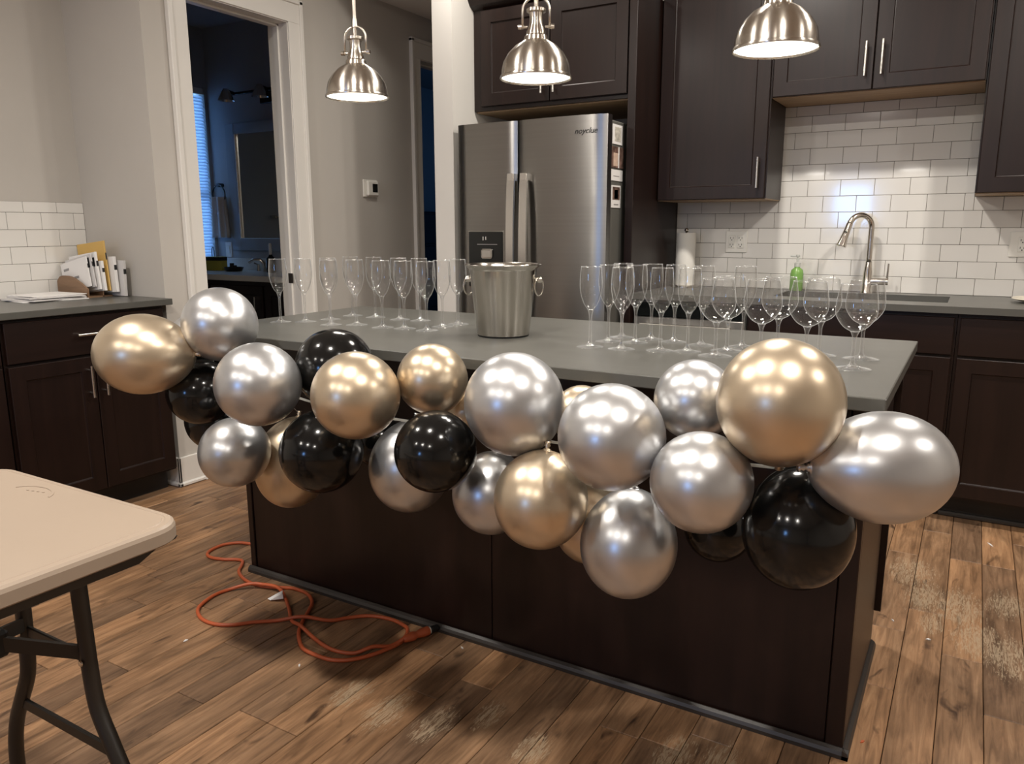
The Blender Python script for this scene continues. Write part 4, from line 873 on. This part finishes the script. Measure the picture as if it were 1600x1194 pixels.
MB().tube([(qx, qy, VZ + 0.001), (qx, qy, VZ + 0.06), (qx - 0.012, qy - 0.02, VZ + 0.085), (qx - 0.05, qy - 0.05, VZ + 0.088), (qx - 0.075, qy - 0.08, VZ + 0.068)], [0.02, 0.016, 0.013, 0.012, 0.011], 12).build('spout', M['chrome'], t, True)
for s_ in (-1, 1): MB().cyl((qx + s_ * 0.08, qy + 0.02, VZ + 0.001), (qx + s_ * 0.08, qy + 0.02, VZ + 0.05), 0.016, 0.011, n=12).cyl((qx + s_ * 0.08, qy + 0.02, VZ + 0.046), (qx + s_ * 0.115, qy + 0.01, VZ + 0.06), 0.006, n=8).build('tap_handle', M['chrome'], t, 40)
# mirror
t = thing('mirror', 'framed wall mirror above the bathroom vanity', 'mirror', (-4.1, YM, 1.062))
MB().box(-4.685, -3.52, YM - 0.010, YM - 0.001, 1.15, 1.95).build('glass', M['mirror'], t)
mb = MB(); mb.box(-4.775, -4.68, YM - 0.028, YM - 0.001, 1.062, 2.02, 0.003).box(-3.525, -3.43, YM - 0.028, YM - 0.001, 1.062, 2.02, 0.003).box(-4.68, -3.525, YM - 0.028, YM - 0.001, 1.94, 2.02, 0.003).box(-4.68, -3.525, YM - 0.028, YM - 0.001, 1.062, 1.157, 0.003)
mb.build('frame', M['mframe'], t)
MB().box(-4.680, -4.672, YM - 0.026, YM - 0.012, 1.157, 1.94).build('bevel_strip', M['pull'], t)
# light bar above it
t = thing('vanity_light', 'dark unlit light bar above the bathroom mirror', 'wall light', (-4.2, YM, 2.13))
MB().box(-4.66, -3.86, YM - 0.05, YM - 0.03, 2.215, 2.235, 0.004).box(-4.37, -4.15, YM - 0.03, YM - 0.001, 2.135, 2.245, 0.005).build('bar', M['blackpl'], t)
for x in (-4.62, -4.26, -3.90):
    MB().lathe([(0.018, 0.03), (0.03, 0.01), (0.062, -0.055), (0.060, -0.055), (0.027, 0.012), (0.012, 0.03)], (x, YM - 0.12, 2.22), 20).build('glass_shade', M['chrome'], t, 40)
    MB().cyl((x, YM - 0.04, 2.225), (x, YM - 0.12, 2.24), 0.012, n=10).build('arm', M['blackpl'], t, 40)
# towel ring + towel
rx = -4.872
t = thing('towel_ring', 'dark metal towel ring on the bathroom wall', 'towel ring', (rx, YM, 1.55))
MB().cyl((rx, YM, 1.565), (rx, YM - 0.05, 1.565), 0.016, n=12).build('mount', M['blackpl'], t, 40)
MB().tube([(rx + 0.072 * math.sin(a), YM - 0.045, 1.49 + 0.075 * math.cos(a)) for a in [2 * math.pi * k / 24 for k in range(25)]], 0.005, 8).build('ring', M['blackpl'], t, True)
mb = MB(); R = []
for i in range(9):
    z = 1.475 - 0.315 * i / 8; wv = 0.065 + 0.025 * i / 8; ring = []
    for k in range(13): u = k / 12; ring.append((rx + wv * (2 * u - 1), YM - 0.066 - 0.012 * math.sin(u * 12.5), z))
    for k in range(12, -1, -1): u = k / 12; ring.append((rx + wv * (2 * u - 1), YM - 0.028, z))
    R.append(ring)
tag(mb.rings(R).build('hand_towel', M['towel'], None, True), 'white hand towel hanging from the bathroom towel ring', 'towel')
# things on the vanity
o = MB().box(-0.085, 0.085, -0.035, 0.035, 0.0, 0.105, 0.002).build('carton', M['boxyel'], None, base=False); o.location = (-4.78, -0.16, VZ + 0.0006); o.rotation_euler = (0, 0, 0.2); WL[o.name] = Vector((0, 0, 0))
MB().box(-0.0855, 0.0855, -0.0355, 0.0355, 0.075, 0.102).build('dark_band', M['ink'], o); tag(o, 'yellow and dark carton on the bathroom vanity', 'box')
t = thing('makeup_tray', 'small dark tray of toiletries on the bathroom vanity', 'tray', (-4.56, -0.17, VZ))
MB().lathe([(0.0005, 0.0), (0.06, 0.0), (0.075, 0.03), (0.072, 0.03), (0.058, 0.005), (0.0005, 0.005)], (-4.56, -0.17, VZ + 0.0006), 20).build('dish', M['blackpl'], t, 40)
MB().cyl((-4.58, -0.17, VZ + 0.007), (-4.58, -0.17, VZ + 0.06), 0.016, n=12).build('jar', M['blackmat'], t, 40)
MB().cyl((-4.535, -0.18, VZ + 0.007), (-4.535, -0.18, VZ + 0.045), 0.014, n=12).build('jar', M['blackmat'], t, 40)
t = thing('bathroom_bottle', 'dark bottle with pale top beside the bathroom faucet', 'bottle', (-4.155, -0.17, VZ))
MB().lathe([(0.0005, 0.0), (0.032, 0.0), (0.034, 0.01), (0.034, 0.10), (0.014, 0.12), (0.012, 0.13)], (-4.155, -0.17, VZ + 0.0006), 18, cap1=True).build('body', M['blackpl'], t, 50)
MB().lathe([(0.011, 0.13), (0.012, 0.20), (0.008, 0.212), (0.0005, 0.213)], (-4.155, -0.17, VZ + 0.0006), 14).build('cap', M['white'], t, 40)
t = thing('towel_bar', 'pale towel bar on the side wall, seen in the bathroom mirror', 'towel bar', (XB, -0.75, 1.33))
MB().cyl((XB + 0.07, -0.55, 1.33), (XB + 0.07, -1.0, 1.33), 0.009, n=10).cyl((XB, -0.55, 1.33), (XB + 0.07, -0.55, 1.33), 0.012, n=10).cyl((XB, -1.0, 1.33), (XB + 0.07, -1.0, 1.33), 0.012, n=10).build('bar', M['pull'], t, 40)
# window with blind
fw_ = 0.02
w = struct(MB().box(XB - 0.10, XB - 0.06, WB0, WB0 + fw_, 0.86, 2.30).box(XB - 0.10, XB - 0.06, WB1 - fw_, WB1, 0.86, 2.30).box(XB - 0.10, XB - 0.06, WB0 + fw_, WB1 - fw_, 0.86, 0.90).box(XB - 0.10, XB - 0.06, WB0 + fw_, WB1 - fw_, 2.26, 2.30).box(XB - 0.10, XB - 0.06, WB0 + fw_, WB1 - fw_, 1.47, 1.51).build('window_2', M['trim'], base=False)); WL[w.name] = Vector((0, 0, 0))
for za, zb_ in ((0.90, 1.47), (1.51, 2.26)): MB().box(XB - 0.082, XB - 0.078, WB0 + fw_, WB1 - fw_, za, zb_).build('pane', M['thin'], w)
t = thing('window_blind', 'closed slatted blind glowing blue in the bathroom window', 'blind', (XB - 0.02, -0.10, 0.87))
MB().box(XB - 0.045, XB - 0.005, WB0 + 0.003, WB1 - 0.003, 2.25, 2.298, 0.003).build('head_rail', M['white'], t)
mb = MB(); k = 0
while 0.885 + k * 0.024 < 2.25:
    z = 0.885 + k * 0.024; mb.rings([[(XB - 0.030, y, z + 0.013), (XB - 0.029, y, z + 0.014), (XB - 0.009, y, z - 0.013), (XB - 0.010, y, z - 0.014)] for y in (WB0 + 0.003, WB1 - 0.003)]); k += 1
mb.build('slats', M['blind'], t)['kind'] = 'stuff'
MB().tube([(XB - 0.004, -0.012 + 0.012 * math.sin(a), 1.03 + 0.055 * math.cos(a)) for a in [2 * math.pi * k / 20 for k in range(21)]], 0.003, 6).build('cord_loop', M['blackmat'], t, True)
t = thing('bathroom_outlet', 'white outlet plate on the bathroom wall behind the carton', 'outlet', (-4.85, YM, 1.02))
MB().box(-4.885, -4.815, YM - 0.007, YM - 0.0002, 1.008, 1.055 + 0.07, 0.002).build('cover_plate', M['white'], t)
MB().box(-4.867, -4.833, YM - 0.010, YM - 0.0065, 1.035, 1.10, 0.002).build('receptacle', M['white'], t)
area('bathroom_dusk_lamp', (XB - 0.25, -0.10, 1.6), 0.30, 9.0, (0.30, 0.58, 1.0), (1, 0, 0), 'RECTANGLE', 1.4)
